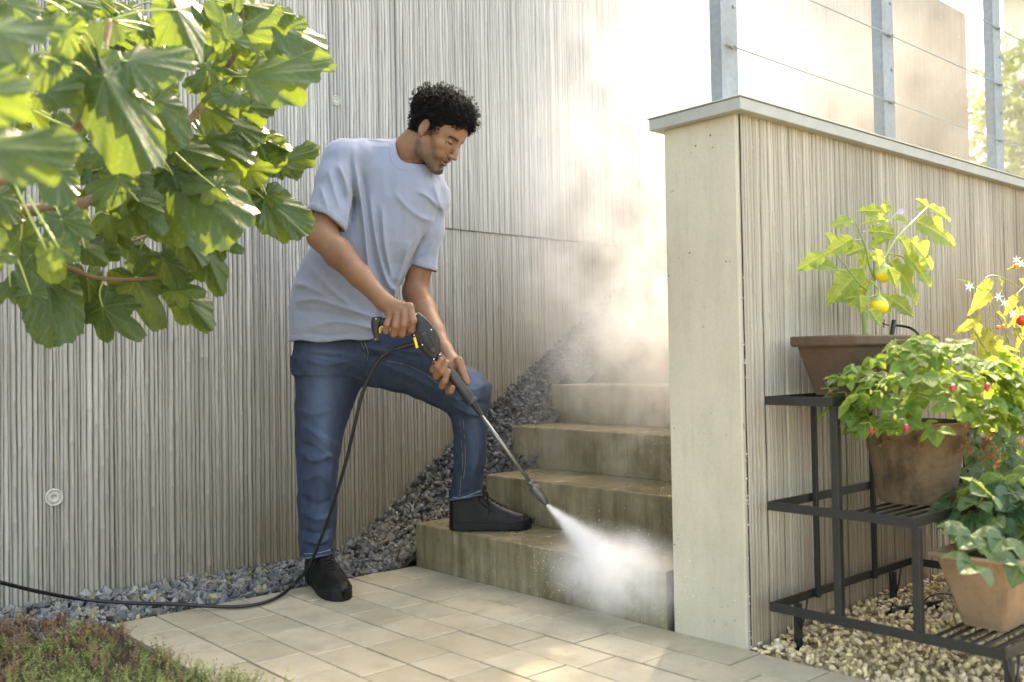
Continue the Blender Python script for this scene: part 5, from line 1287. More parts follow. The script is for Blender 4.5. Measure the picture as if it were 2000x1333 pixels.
# branches: px, py, depth
BR = {'a': [(-300, 560, 2.2), (-60, 420, 2.15), (60, 412, 2.15), (150, 400, 2.2), (215, 372, 2.25), (260, 335, 2.3), (300, 290, 2.35), (355, 250, 2.4), (400, 200, 2.45), (440, 140, 2.5), (470, 80, 2.5), (475, 20, 2.5)],
      'b': [(60, 412, 2.15), (-40, 460, 2.4), (20, 478, 2.45), (90, 505, 2.5), (150, 530, 2.55), (200, 545, 2.6), (290, 545, 2.65), (360, 528, 2.7), (405, 495, 2.7), (430, 465, 2.7)],
      'c': [(-100, 380, 1.9), (20, 345, 1.9), (80, 320, 1.95), (150, 250, 2.0), (190, 190, 2.0), (200, 120, 2.0), (215, 40, 2.05)],
      'd': [(215, 372, 2.25), (290, 345, 2.5), (370, 320, 2.7), (450, 375, 2.75), (510, 340, 2.8)], 'e': [(150, 400, 2.2), (170, 450, 2.5), (260, 470, 2.7), (340, 430, 2.8)]}
branch_pts = []
for k, P in BR.items():
    W_ = spline([at(*p) for p in P], 60); rr_ = np.linspace({'a': .016, 'b': .010, 'c': .013}.get(k, .006), {'a': .006, 'c': .006}.get(k, .0032), 60)
    MB().tube(W_, rr_*(1+.08*np.sin(np.arange(60)*1.7)), 10).build('branch', M_bark, fig, True); branch_pts.append(W_)
branch_pts = np.concatenate(branch_pts)
# the stem itself, outside the picture on the left
MB().tube(spline([(-.55, 1.9, -.05), (-.52, 1.88, .35), (-.40, 1.95, .8), at(-300, 560, 2.2)], 30), np.linspace(.05, .022, 30), 14).build('trunk', M_bark, fig, True)
MB().tube(spline([(-.40, 1.95, .8), (-.25, 1.9, .95), at(-100, 380, 1.9)], 16), np.linspace(.03, .015, 16), 10).build('branch', M_bark, fig, True)
# leaves the photograph shows one by one: base px, tip px, depth, depth change to the tip, variant, normal tilt (right, up)
FL = [((-30, 60), (130, 50), 1.45, -.05, 4, (.1, .9)), ((-40, 290), (185, 275), 1.35, .02, 4, (.0, .8)), ((-70, 190), (70, 175), 1.25, 0, 2, (.9, .4)), ((172, 150), (180, 12), 1.95, 0, 3, (.3, .4)), ((205, 150), (312, 345), 1.95, .0, 2, (.8, .2)),
      ((250, 120), (390, 85), 2.0, .05, 1, (-.2, .7)), ((345, 20), (395, 130), 2.1, 0, 5, (.5, .2)), ((445, 75), (395, -20), 2.35, 0, 3, (0, .5)), ((465, 65), (545, -10), 2.4, 0, 5, (-.3, .6)), ((480, 150), (660, 115), 2.4, -.1, 4, (.0, .9)),
      ((505, 40), (655, 105), 2.75, .05, 1, (.1, .5)), ((480, 10), (590, 30), 2.5, 0, 2, (.1, .8)), ((545, 60), (600, 30), 2.8, 0, 1, (.3, .5)), ((530, 130), (570, 190), 2.8, 0, 2, (.3, .2)), ((440, 205), (555, 205), 2.65, .0, 4, (.0, .6)),
      ((445, 240), (530, 262), 2.6, .0, 1, (.0, .9)), ((490, 260), (575, 300), 2.7, 0, 2, (.4, .4)), ((485, 330), (560, 265), 2.7, 0, 4, (.2, .3)), ((545, 315), (633, 280), 2.85, 0, 4, (.0, .9)), ((545, 318), (600, 335), 2.85, .03, 2, (.1, .7)),
      ((515, 388), (618, 462), 2.75, .0, 4, (.4, .5)), ((340, 345), (465, 460), 2.4, -.1, 1, (.2, .7)), ((330, 335), (445, 340), 2.4, .0, 4, (0, .6)), ((350, 290), (450, 310), 2.4, 0, 0, (0, .6)), ((400, 270), (500, 330), 2.55, 0, 2, (.2, .2)),
      ((520, 380), (450, 420), 2.75, 0, 0, (0, .5)), ((505, 390), (545, 460), 2.8, 0, 2, (.3, .3)), ((420, 470), (485, 490), 2.7, 0, 3, (-.1, .5)), ((405, 500), (440, 585), 2.65, 0, 5, (.4, .2)), ((352, 455), (400, 530), 2.6, 0, 2, (.4, .3)), ((340, 560), (410, 575), 2.65, .0, 3, (0, .3)),
      ((362, 583), (420, 650), 2.7, 0, 5, (.6, .0)), ((265, 545), (320, 660), 2.65, .0, 3, (.5, .0)), ((200, 600), (290, 668), 2.6, 0, 3, (.2, .2)), ((170, 545), (180, 640), 2.6, 0, 5, (.8, 0)), ((95, 555), (105, 685), 2.5, -.05, 1, (.2, .3)), ((100, 545), (30, 610), 2.5, 0, 3, (-.3, .3)),
      ((115, 415), (50, 440), 2.15, -.05, 3, (-.1, .4)), ((120, 430), (145, 520), 2.1, -.03, 3, (.2, .3)), ((110, 335), (120, 410), 1.9, -.05, 4, (.3, .5)), ((230, 345), (170, 410), 2.2, 0, 4, (-.3, .3)), ((240, 385), (330, 470), 2.3, 0, 0, (.2, .1)), ((170, 480), (240, 500), 2.5, 0, 5, (0, .2)),
      ((40, 470), (20, 400), 2.2, 0, 2, (0, .3)), ((60, 500), (80, 570), 2.4, 0, 2, (.3, .3)), ((0, 480), (-10, 440), 1.9, 0, 2, (0, .3)), ((300, 200), (350, 300), 2.2, .0, 1, (.5, .2)), ((230, 190), (170, 260), 2.1, 0, 4, (.0, .3)), ((310, 140), (280, 240), 2.3, 0, 3, (.3, .2)),
      ((380, 100), (300, 120), 2.5, 0, 1, (0, .5)), ((110, 120), (40, 160), 1.8, 0, 1, (-.2, .5)), ((130, 60), (90, 140), 1.8, 0, 4, (0, .5)), ((60, 110), (-20, 120), 1.7, 0, 2, (0, .6)), ((90, 180), (170, 170), 1.9, 0, 2, (0, .4)), ((280, 60), (230, 10), 2.2, 0, 1, (0, .5)), ((320, 60), (300, -30), 2.2, 0, 3, (0, .5)),
      ((250, 270), (200, 330), 2.3, 0, 4, (0, .2)), ((400, 170), (460, 120), 2.6, 0, 1, (0, .4)), ((200, 300), (130, 300), 2.2, 0, 4, (0, .3)), ((215, 420), (215, 500), 2.5, 0, 3, (.3, .1)), ((60, 300), (10, 250), 2.1, 0, 4, (0, .4)), ((290, 400), (245, 450), 2.6, 0, 1, (0, .2)), ((150, 440), (90, 470), 2.5, 0, 0, (0, .2)),
      ((350, 500), (300, 500), 2.8, 0, 2, (0, .3)), ((250, 480), (300, 520), 2.8, 0, 2, (0, .3)), ((430, 400), (380, 440), 2.8, 0, 0, (0, .3)), ((300, 440), (360, 470), 2.8, 0, 1, (.2, .3)), ((20, 560), (-20, 600), 2.3, 0, 3, (0, .3)), ((60, 575), (20, 520), 2.3, 0, 1, (0, .3))]
rf = random.Random(12)
rsel = []
while len(rsel) < 92:       # the shaded inside of the crown
    px, py = rf.uniform(-60, 520), rf.uniform(-30, 560)
    if py > 520-.0*px or (px > 330 and py > 400) or (px+py*.6 > 640): continue
    a_ = rf.uniform(0, 6.28); L_ = rf.uniform(65, 105); rsel.append(((px, py), (px+L_*math.cos(a_), py+L_*abs(math.sin(a_))*.9), rf.uniform(2.25, 2.95) if px > 150 else rf.uniform(1.8, 2.6), rf.uniform(-.06, .06), rf.randrange(6), (rf.uniform(-.4, .4), rf.uniform(.1, .6))))
Mback = -FW
for i, (b, t, D, dd, var, (nr_, nu_)) in enumerate(FL+rsel):
    jit = rf.uniform(-.12, .12); n = -FW+CR*(nr_*.8+jit)+CU*(nu_*.9+rf.uniform(-.1, .1)); pb, pt = at(b[0], b[1], D), at(t[0], t[1], D+dd)
    pt = pb+(pt-pb)*(.95 if i < len(FL) else .76); o = place(figm[var], 'leaf', fig, pb, pt, n, fat=rf.uniform(.62, .86))
    # leaf blades start a little behind the petiole joint: stalk to the nearest branch
    j = np.argmin(np.linalg.norm(branch_pts-pb, axis=1)); q = branch_pts[j]; dist = np.linalg.norm(q-pb)
    if dist > .16: q = pb+(q-pb)/dist*.16
    mid = (pb+q)/2+np.array([0, 0, -.012+.03*rf.random()])-(pt-pb)*.08
    off = Vector(pb)
    P = spline([pb, mid, q], 8)
    MB().tube(P, np.linspace(.0020, .0028, 8), 6).build('petiole', M_petiole, fig, True)

# ------------------------------------------------------------------ compound leaves
def trifol(seed, teeth=7, width=.42, dr=.35):
    r = random.Random(seed); P = []
    for a in (0, 68+r.uniform(-8, 8), -68+r.uniform(-8, 8)):
        v, f, c = ovate(seed*7+int(a), width, teeth, .16, .015, r.uniform(.1, .45), r.uniform(.1, dr)*2, .62, 34, 13)
        s_ = .52 if a == 0 else .47; A = rad(a); v = v*s_; v[:, 1] += .03; tl = r.uniform(-.25, .1)
        v = v @ np.array([[1, 0, 0], [0, math.cos(tl), math.sin(tl)], [0, -math.sin(tl), math.cos(tl)]])
        R2 = np.array([[math.cos(A), math.sin(A), 0], [-math.sin(A), math.cos(A), 0], [0, 0, 1]]); P.append((v @ R2, f, c))
    m = MB(); m.tube([(0, .06, -.002), (0, 0, 0), (0, -.10, -.06), (0, -.30, -.30)], .012, 6); P.append((np.concatenate(m.V), [np.array(m.F[3]), np.array(m.F[4])], np.tile([1., 0, 0], (len(np.concatenate(m.V)), 1))))
    return merge(P)
tri_m = [mesh_of('leaf', trifol(s_), M_straw) for s_ in range(1, 7)]; tri_b = [mesh_of('leaf', trifol(s_, 9, .52, .3), M_straw2) for s_ in range(11, 15)]
crumple = []
for s_ in range(4):
    v, f, c = ovate(60+s_, .35, 5, .2, .10, .9, 1.2, .7, 16, 9); v = v+np.stack([vnoise(v*5+s_, 1), vnoise(v*5+s_, 2), vnoise(v*5+s_, 3)], 1)*.10; crumple.append(mesh_of('dry_leaf', (v, f, c), M_dry))
sb = empty('strawberry_plant', (PX, PY, .60), 'bushy strawberry plant with red berries spilling over the round pot', 'plant')
rs = random.Random(4)
def dome(parent, c, R_, hz, n, meshes, size, lean=(0, 0), low=-.30, seed=1, name='leaf'):
    r = random.Random(seed)
    for i in range(n):
        an = r.uniform(0, 6.283); el = math.asin(r.uniform(low, 1)); rr_ = r.uniform(.72, 1.03)
        d = np.array([math.cos(el)*math.cos(an), math.cos(el)*math.sin(an), math.sin(el)])
        if d @ np.array([.75, .66, .0]) > .72: continue
        p = np.array(c)+d*np.array([R_, R_, hz])*rr_+np.array([lean[0]*max(d[2], 0), lean[1]*max(d[2], 0), 0])
        out = d*np.array([1, 1, .1]); out[2] -= .35; out = out/np.linalg.norm(out); out = out+np.array([r.gauss(0, .5), r.gauss(0, .5), r.gauss(0, .25)]); out /= np.linalg.norm(out)
        s_ = r.uniform(*size); nrm = d*.6+np.array([0, 0, .8])+np.array([r.gauss(0, .3), r.gauss(0, .3), 0])
        place(r.choice(meshes), name, parent, p, p+out*s_, nrm, s_)
dome(sb, (PX-.065, PY-.075, .690), .255, .160, 260, tri_m, (.058, .095), low=-.55, seed=8); dome(sb, (PX-.05, PY-.08, .655), .205, .10, 75, tri_m, (.06, .09), low=-.1, seed=9)
def on_dome(px, py, c, R_):
    D = depth_of(c)
    for _ in range(4):
        q = at(px, py, D); dx = float((q-c) @ CR); D = depth_of(c)-math.sqrt(max(0.0, R_*R_-dx*dx))
    return at(px, py, D)
DC = np.array([PX-.06, PY-.075, .68]); PC = np.array([PX, PY, .6])
for k in (0, 1, 4, 6, 8): place(crumple[k % 4], 'dry_leaf', sb, on_dome(1705+k*22, 852, PC, .142), on_dome(1707+k*22+rs.uniform(-8, 8), 878+rs.uniform(-6, 8), PC, .150), (rs.uniform(-.5, .3), -1, rs.uniform(-.3, .3)))
def berry(parent, px, py, y, s_, mat=None):
    p = on_dome(px, py, DC, .280); rt = mat or M_berry
    m = MB(); m.lathe([(0, s_), (s_*.45, s_*.9), (s_*.70, s_*.45), (s_*.66, 0), (s_*.45, -s_*.6), (s_*.18, -s_*.98), (0, -s_*1.08)], p, 14, cap=False); b = m.build('berry', rt, parent, True)
    m = MB()
    for k in range(5):
        a_ = k*1.257; m.add([p+np.array([0, 0, s_*1.02]), p+np.array([math.cos(a_)*s_*.7, math.sin(a_)*s_*.7, s_*.75]), p+np.array([math.cos(a_+.6)*s_*.45, math.sin(a_+.6)*s_*.45, s_*.98])], [(0, 1, 2)])
    m.tube([p+np.array([0, 0, s_]), p+np.array([.004, .006, s_*2.2]), p+np.array([.012, .035, s_*1.8])], .0009, 5); m.build('berry_stalk', M_calyx, b)
for px, py, s_ in ((1702, 841, .0085), (1770, 837, .0100), (1860, 759, .0100), (1928, 757, .0105), (1654, 776, .006), (1622, 768, .006)): berry(sb, px, py, PY-.235 if py > 800 else PY-.24, s_)
for px, py, s_ in ((1748, 815, .006), (1701, 767, .005), (1722, 773, .005), (1730, 760, .005)): berry(sb, px, py, PY-.25, s_, M_unripe)
st2 = empty('strawberry_plant', (2.62, .98, .30), 'large leaved bluish green strawberry plant in the tan trough', 'plant')
dome(st2, (2.53, .98, .335), .16, .15, 60, tri_b, (.10, .145), low=-.25, seed=3); dome(st2, (2.80, .99, .335), .17, .15, 50, tri_b, (.10, .14), low=-.2, seed=5)
for bx, by, tx, ty, y in ((1900, 1050, 1848, 1080, .90), (1888, 1040, 1822, 1060, .93), (1900, 1100, 1862, 1118, .88), (1925, 960, 1892, 935, .95), (1960, 1050, 1925, 1090, .86), (1990, 1100, 1985, 1130, .85)):
    pb = on_y(bx, by, y); pt = on_y(tx, ty, y-.02); place(tri_b[int(bx) % 4], 'leaf', st2, pb, pt, (-.5, -.6, .8), .125)
# ------------------------------------------------------------------ eggplant
egg = empty('eggplant', (2.55, 1.36, .83), 'sunlit young eggplant with yellow fruit in the brown planter box', 'plant')
EY = 1.36
def ez(x, y): return (1540+x/4.444, 380+y/4.444)
def ep(x, y, dy=0): return on_y(*ez(x, y), EY+dy)
egg_m = [mesh_of('leaf', ovate(s_, .30, 6, .10, .05, f_, d_, .75, 44, 15, lb), M_egg) for s_, f_, d_, lb in ((1, .3, .3, .8), (2, .5, .5, .6), (3, .15, .5, 1.0), (4, .6, .2, .5))]
for P, a, b in (([(670, 1230), (665, 1150), (655, 1000), (690, 830), (740, 720), (800, 600), (850, 520), (950, 370), (1100, 220), (1215, 105)], .0085, .0028), ([(740, 720), (700, 600), (680, 500), (640, 380), (575, 225)], .004, .002), ([(690, 830), (620, 780), (520, 655), (400, 500)], .003, .0018),
                ([(860, 510), (980, 540), (1060, 600)], .003, .002), ([(690, 900), (740, 880), (800, 880)], .003, .002), ([(850, 520), (870, 400), (880, 250), (940, 160)], .003, .0016), ([(640, 325), (700, 320)], .002, .0016), ([(560, 395), (640, 395)], .0018, .0016), ([(430, 655), (500, 660)], .002, .0018)):
    W_ = spline([ep(*q) for q in P], 24); MB().tube(W_, np.linspace(a, b, 24), 9).build('stem', M_stemg if b < .0027 or a < .005 else M_stemg, egg, True)
EL = [((810, 150), (600, 130), 0), ((830, 165), (870, 50), 1), ((880, 215), (640, 215), 2), ((555, 225), (368, 268), 0), ((557, 385), (308, 522), 1), ((310, 520), (72, 652), 2), ((432, 655), (205, 590), 0), ((645, 650), (342, 932), 0), ((705, 760), (515, 958), 1), ((930, 345), (690, 295), 2), ((905, 345), (735, 430), 3),
      ((1205, 110), (1125, 28), 1), ((1215, 105), (1418, 208), 0), ((1110, 235), (1508, 405), 2), ((1055, 400), (1320, 632), 2), ((1000, 500), (1283, 788), 0), ((880, 580), (1210, 918), 2), ((770, 880), (925, 1035), 1), ((865, 890), (1103, 1048), 0), ((700, 1000), (805, 1135), 3), ((660, 460), (488, 520), 3), ((680, 480), (640, 640), 2),
      ((920, 215), (1062, 240), 1), ((1180, 150), (1110, 105), 3), ((615, 870), (635, 1030), 3), ((870, 640), (950, 812), 3), ((960, 370), (1060, 520), 3), ((760, 480), (800, 640), 0), ((700, 440), (800, 460), 3), ((380, 430), (330, 330), 3), ((640, 880), (460, 900), 1), ((420, 800), (340, 970), 1)]
re_ = random.Random(6)
for i, (b, t, v_) in enumerate(EL):
    dy = re_.uniform(-.06, .05); pb = ep(b[0], b[1], dy); pt = at(*ez(*t), depth_of(pb)+re_.uniform(-.03, .03)); L_ = np.linalg.norm(pt-pb)
    place(egg_m[v_], 'leaf', egg, pb, pt, -FW*.75+np.array([re_.uniform(-.35, .35), re_.uniform(-.3, .3), re_.uniform(.25, .75)]), fat=1.35 if L_ < .06 else 1.1)
def fruit(x, y, r_, label, mat):
    p = ep(x, y, -.03); f_ = MB().lathe([(0, r_*.95), (r_*.5, r_*.88), (r_*.9, r_*.42), (r_*1.0, -.05*r_), (r_*.86, -r_*.55), (r_*.45, -r_*.9), (0, -r_)], p, 24, cap=False).build('fruit', mat, egg, True)
    m = MB(); m.lathe([(r_*.10, r_*1.9), (r_*.16, r_*1.3), (r_*.30, r_*1.05), (r_*.62, r_*.86), (r_*.80, r_*.62)], p, 10, cap=False); m.tube([p+[0, 0, r_*1.8], p+[-.008, .01, r_*2.6], p+[-.012, .028, r_*3.0]], .0028, 6); m.build('calyx', M_calyx, f_, True)
g = N('half_ripe_fruit'); z_ = g.sep(g.pos())[2]; zc = ep(830, 690)[2]; c = g.mix(g.rng(z_, zc-.012, zc+.010), (.72, .56, .04), (.34, .42, .14)); g.pbr(c, .3)
fruit(828, 690, .0262, '', g.m); fruit(788, 972, .0262, '', M_fruit)
m = MB(); p = ep(978, 150, -.02)
for k in range(5):
    a_ = k*1.257; d = CR*math.cos(a_)+CU*math.sin(a_); e = CR*math.cos(a_+.5)+CU*math.sin(a_+.5); f__ = CR*math.cos(a_-.5)+CU*math.sin(a_-.5); m.add([p, p+f__*.007-FW*.002, p+d*.012-FW*.003, p+e*.007-FW*.002], [(0, 1, 2, 3)])
m.build('flower', M_petal, egg)
# ------------------------------------------------------------------ tomato behind, at the right edge
tom = empty('tomato_plant', (3.22, 1.22, .36), 'straggly yellowing tomato plant with small red fruit at the right edge', 'plant')
def tp(px, py, y=1.2): return on_y(px, py, y)
tom_m = [mesh_of('leaf', ovate(s_+30, .26, 5, .22, .04, .4, 1.0, .8, 26, 11, .8), M_tom) for s_ in range(4)]
TS = [[(2010, 1000), (2005, 850), (1985, 720), (1960, 640), (1930, 580), (1905, 560)], [(2005, 850), (1990, 700), (2000, 600), (2010, 500), (2040, 440)], [(1960, 640), (1975, 590), (2000, 560)], [(1985, 720), (1940, 700), (1905, 650), (1890, 625)], [(2000, 800), (1960, 760), (1935, 735), (1900, 735)], [(1930, 580), (1925, 545), (1950, 540), (1990, 560)]]
for P in TS: MB().tube(spline([tp(*q) for q in P], 20), np.linspace(.0036, .0014, 20), 7).build('stem', M_stemg, tom, True)
rt_ = random.Random(3)
TL = [((1935, 545), (1905, 590)), ((1950, 540), (1968, 575)), ((1990, 545), (2020, 570)), ((1905, 625), (1872, 650)), ((1910, 630), (1905, 680)), ((1930, 640), (1918, 700)), ((1900, 700), (1885, 690)), ((1945, 610), (1975, 625)), ((1965, 600), (2000, 640)), ((1980, 640), (2005, 690)), ((1950, 655), (1930, 720)), ((1965, 690), (1990, 740)), ((1890, 735), (1935, 720)), ((1880, 720), (1900, 760)), ((1920, 735), (1965, 725)), ((1900, 560), (1885, 540)), ((1925, 690), (1960, 700)), ((1985, 700), (2020, 720)), ((2000, 520), (1975, 520)), ((1940, 660), (1980, 665))]
for b, t in TL+[((x_, y_), (x_+rt_.uniform(-40, 40), y_+rt_.uniform(10, 45))) for x_, y_ in [(rt_.uniform(1890, 2040), rt_.uniform(560, 800)) for _ in range(34)]]:
    y_ = 1.2+rt_.uniform(-.08, .08); pb = tp(*b, y_); place(rt_.choice(tom_m), 'leaf', tom, pb, at(t[0], t[1], depth_of(pb)-.01), (-.4+rt_.uniform(-.5, .5), -.7, .5+rt_.uniform(-.3, .5)), fat=.95)
def ball(parent, p, r_, mat, name): return MB().lathe([(0, r_), (r_*.5, r_*.87), (r_*.87, r_*.5), (r_, 0), (r_*.87, -r_*.5), (r_*.5, -r_*.87), (0, -r_)], p, 18, cap=False).build(name, mat, parent, True)
M_tomr = simple('red_tomato', (.60, .045, .015), .22); M_tomo = simple('orange_tomato', (.70, .25, .02), .25)
ball(tom, tp(1997, 625, 1.12), .019, M_tomr, 'tomato'); ball(tom, tp(1950, 640, 1.14), .0065, M_tomo, 'tomato'); ball(tom, tp(1960, 638, 1.14), .0065, M_tomo, 'tomato'); ball(tom, tp(1985, 520, 1.14), .007, M_tomo, 'tomato')
for px, py in ((1962, 592), (1978, 613), (1985, 508), (1994, 515), (1893, 560), (1950, 580), (1972, 735), (1980, 720)):
    p = tp(px, py, 1.12); m = MB()
    for k in range(6):
        a_ = k*1.047+px; d = CR*math.cos(a_)+CU*math.sin(a_); e = CR*math.cos(a_+.35)+CU*math.sin(a_+.35); f__ = CR*math.cos(a_-.35)+CU*math.sin(a_-.35); m.add([p, p+f__*.007, p+d*.016-FW*.004, p+e*.007], [(0, 1, 2, 3)])
    m.build('flower', M_white, tom)
# dark leafy tangle with dry leaves between the two strawberry plants
und = empty('trailing_plant', (3.05, 1.1, .35), 'dark tangled plant with withered brown leaves behind the round pot', 'plant')
ru = random.Random(9)
for k in range(60):
    px, py = ru.uniform(1885, 2040), ru.uniform(790, 960); y_ = ru.uniform(1.08, 1.3); b = on_y(px, py, y_); t = at(px+ru.uniform(-35, 35), py+ru.uniform(8, 48), depth_of(b)-.03)
    place(ru.choice(tri_b), 'leaf', und, b, t, (-.3+ru.uniform(-.5, .5), -.7, .6), ru.uniform(.07, .11))
for k in range(26):
    px, py = ru.uniform(1872, 2020), ru.uniform(815, 905); y_ = ru.uniform(1.02, 1.12); b = on_y(px, py, y_); t = at(px+ru.uniform(-16, 16), py+ru.uniform(14, 36), depth_of(b)-.01)
    place(ru.choice(crumple), 'dry_leaf', und, b, b+(t-b)*.75, (-.3+ru.uniform(-.5, .5), -.9, ru.uniform(-.3, .5)), fat=.9)
for k in range(8):
    a_ = (ru.uniform(1890, 2000), ru.uniform(810, 940)); MB().tube(spline([on_y(a_[0]+q*ru.uniform(14, 30), a_[1]+ru.uniform(-25, 25), 1.1) for q in range(4)], 14), .0013, 5).build('stem', M_bark, und, True)

# ------------------------------------------------------------------ low ground cover at bottom left
def sprig(seed, n=22, hgt=1.0):
    r = random.Random(seed); V = []; F = []; C = []
    def blade(p, d, s_, c):
        d = np.array(d); d /= np.linalg.norm(d); x = np.cross(d, (r.gauss(0, 1), r.gauss(0, 1), r.gauss(0, 1))); x /= np.linalg.norm(x); k = len(V)
        V.extend([p-x*s_*.16, p+x*s_*.16, p+d*s_]); F.append((k, k+1, k+2)); C.extend([c]*3)
    lean = np.array([r.gauss(0, .25), r.gauss(0, .25), 1.0]); lean /= np.linalg.norm(lean)
    for q in range(3):
        p0 = np.array([r.gauss(0, .1), r.gauss(0, .1), 0]); d0 = lean+np.array([r.gauss(0, .3), r.gauss(0, .3), 0]); h_ = hgt*r.uniform(.6, 1)
        k = len(V); x = np.array([.012, 0, 0]); V.extend([p0-x, p0+x, p0+d0*h_]); F.append((k, k+1, k+2)); C.extend([(.6, .5, .4)]*3)
        for i in range(n):
            u = r.uniform(.15, 1); p = p0+d0*h_*u; a_ = r.uniform(0, 6.28); blade(p, (math.cos(a_), math.sin(a_), r.uniform(.2, .9)), r.uniform(.10, .2)*(1.1-.4*u), (1, 1, 1) if u > .4 else (.6, .55, .5))
    return np.array(V), np.array(F), np.array(C)
rg = np.random.default_rng(77); pr_ = [sprig(s_) for s_ in range(6)]
NG = 9000; x = rg.uniform(-.9, 1.32, NG); y = rg.uniform(1.3, 3.46, NG)
def edge(x): return np.interp(x, [-1, .55, .78, .92, 1.05], [3.5, 3.46, 3.34, 3.20, 3.02])
ok = (y < edge(x)+.05*vnoise(np.stack([x*8, y*0, y*0], 1))) & ((x < 1.025+.03*vnoise(np.stack([x*0, y*9, y*0], 1), 4)) | ((y < 2.45) & (x < 1.03+(2.5-y)*.3) & (x < 1.13))) & (x+0*y < 1.33)
ok &= (y > 1.5)
x, y = x[ok], y[ok]; n = len(x)
green = np.clip(.2+(2.9-y)*1.7+.55*vnoise(np.stack([x*5, y*5, y*0], 1), 2), 0, 1)
cg = np.array([.27, .33, .10])[None]*rg.uniform(.6, 1.4, n)[:, None]; cb = np.array([.27, .165, .10])[None]*rg.uniform(.5, 1.5, n)[:, None]; gm = (rg.random(n) < green)[:, None]
C = np.where(gm, cg, cb); sz = rg.uniform(.032, .062, n); sz = np.where(y > 2.85, sz*1.1, sz)
g = N('ground_cover_leaf'); c = g.attr('Col'); p = g.n('ShaderNodeBsdfPrincipled'); g.set(p.inputs['Base Color'], c); p.inputs['Roughness'].default_value = .6; t = g.n('ShaderNodeBsdfTranslucent'); g.set(t.inputs[0], c); mx = g.n('ShaderNodeMixShader'); mx.inputs[0].default_value = .35
g.t.links.new(p.outputs[0], mx.inputs[1]); g.t.links.new(t.outputs[0], mx.inputs[2]); g.t.links.new(mx.outputs[0], g.out.inputs[0]); M_gc = g.m
an = rg.uniform(0, 6.28, n); Rz = np.zeros((n, 3, 3)); Rz[:, 0, 0] = np.cos(an); Rz[:, 0, 1] = -np.sin(an); Rz[:, 1, 0] = np.sin(an); Rz[:, 1, 1] = np.cos(an); Rz[:, 2, 2] = 1
tag(scatter('ground_cover', pr_, np.stack([x, y, np.full(n, -.004)], 1), sz, Rz, C, M_gc, r=rg), 'low red brown and green heath plants beside the paving', 'ground cover', kind='stuff')
for px, py in ((162, 1228), (85, 1222)):
    p = on_z(px, py, .05); o = place(crumple[0], 'fallen_leaf', None, p, p+np.array([.03, -.02, .005]), (0, 0, 1)); tag(o, 'orange brown fallen leaf on the ground cover, ' + ('nearer the paving' if px > 100 else 'nearer the left edge'), 'leaf', 'fallen leaves')

# ------------------------------------------------------------------ added shade shrub on top of the tall wall, greenery at the far end
M_hedge = leaf_mat('hedge_leaf', (.07, .12, .03), (.12, .17, .06), (.35, .45, .07), .5, None, .1, .4)
def bush(name, c, R3, n, label, cat, size, seed=1, par=None):
    r = np.random.default_rng(seed); v, f, cc = ovate(90, .3, 3, .05, .02, .3, .3, .8, 4, 3); v = v.copy()
    d = r.normal(size=(n, 3)); d /= np.linalg.norm(d, axis=1)[:, None]; rr_ = r.uniform(.25, 1, n)**.5; P = np.array(c)+d*rr_[:, None]*np.array(R3)*(1+.3*vnoise(d*2.3+seed))[:, None]
    tri = np.concatenate([f[0][:, [0, 1, 2]], f[0][:, [0, 2, 3]]]); root = empty(name, (c[0], c[1], c[2]-R3[2]), label, cat)
    o = scatter('foliage', [(v, tri)], P, r.uniform(size*.6, size*1.3, n), rot_mats(r, n, 1.0), np.tile([.2, .5, .0], (n, 1)), M_hedge, parent=root, r=r); o['kind'] = 'stuff'
    MB().tube([(c[0], c[1], c[2]-R3[2]*1.3), (c[0]+.05, c[1], c[2])], .04, 8).build('trunk', M_bark, root, True)
    return root
bush('shrub', (4.50, WY+.22, 4.02), (.50, .20, .42), 3600, 'round shrub growing on top of the tall wall above the staircase', 'shrub', .055, 5)  # added out of view, blocks the sun from part of the paving
bush('shrub', (10.6, 3.9, 2.6), (.8, .6, 1.5), 2600, 'blurred yellow green shrub behind the far end of the railing', 'shrub', .11, 7)
bush('shrub', (10.9, 3.15, 1.9), (.5, .4, .9), 1200, 'low dark shrub beside the cream pillar far behind', 'shrub', .10, 8)
# ================================================================== SPRAY AND MIST
def vol_mat(name, build):
    g = N(name); v = g.pos(); d, an, col = build(g, v)
    p = g.n('ShaderNodeVolumePrincipled'); p.inputs['Color'].default_value = (*col, 1); p.inputs['Anisotropy'].default_value = an; g.set(p.inputs['Density'], d)
    g.t.links.new(p.outputs[0], g.out.inputs['Volume']); return g.m
def vdot(g, v, o, d):
    s_ = g.n('ShaderNodeVectorMath', operation='SUBTRACT'); g.set(s_.inputs[0], v); s_.inputs[1].default_value = tuple(o)
    q = g.n('ShaderNodeVectorMath', operation='DOT_PRODUCT'); g.t.links.new(s_.outputs[0], q.inputs[0]); q.inputs[1].default_value = tuple(d); return s_.outputs[0], q.outputs['Value']
def vlen(g, v):
    q = g.n('ShaderNodeVectorMath', operation='LENGTH'); g.t.links.new(v, q.inputs[0]); return q.outputs['Value']
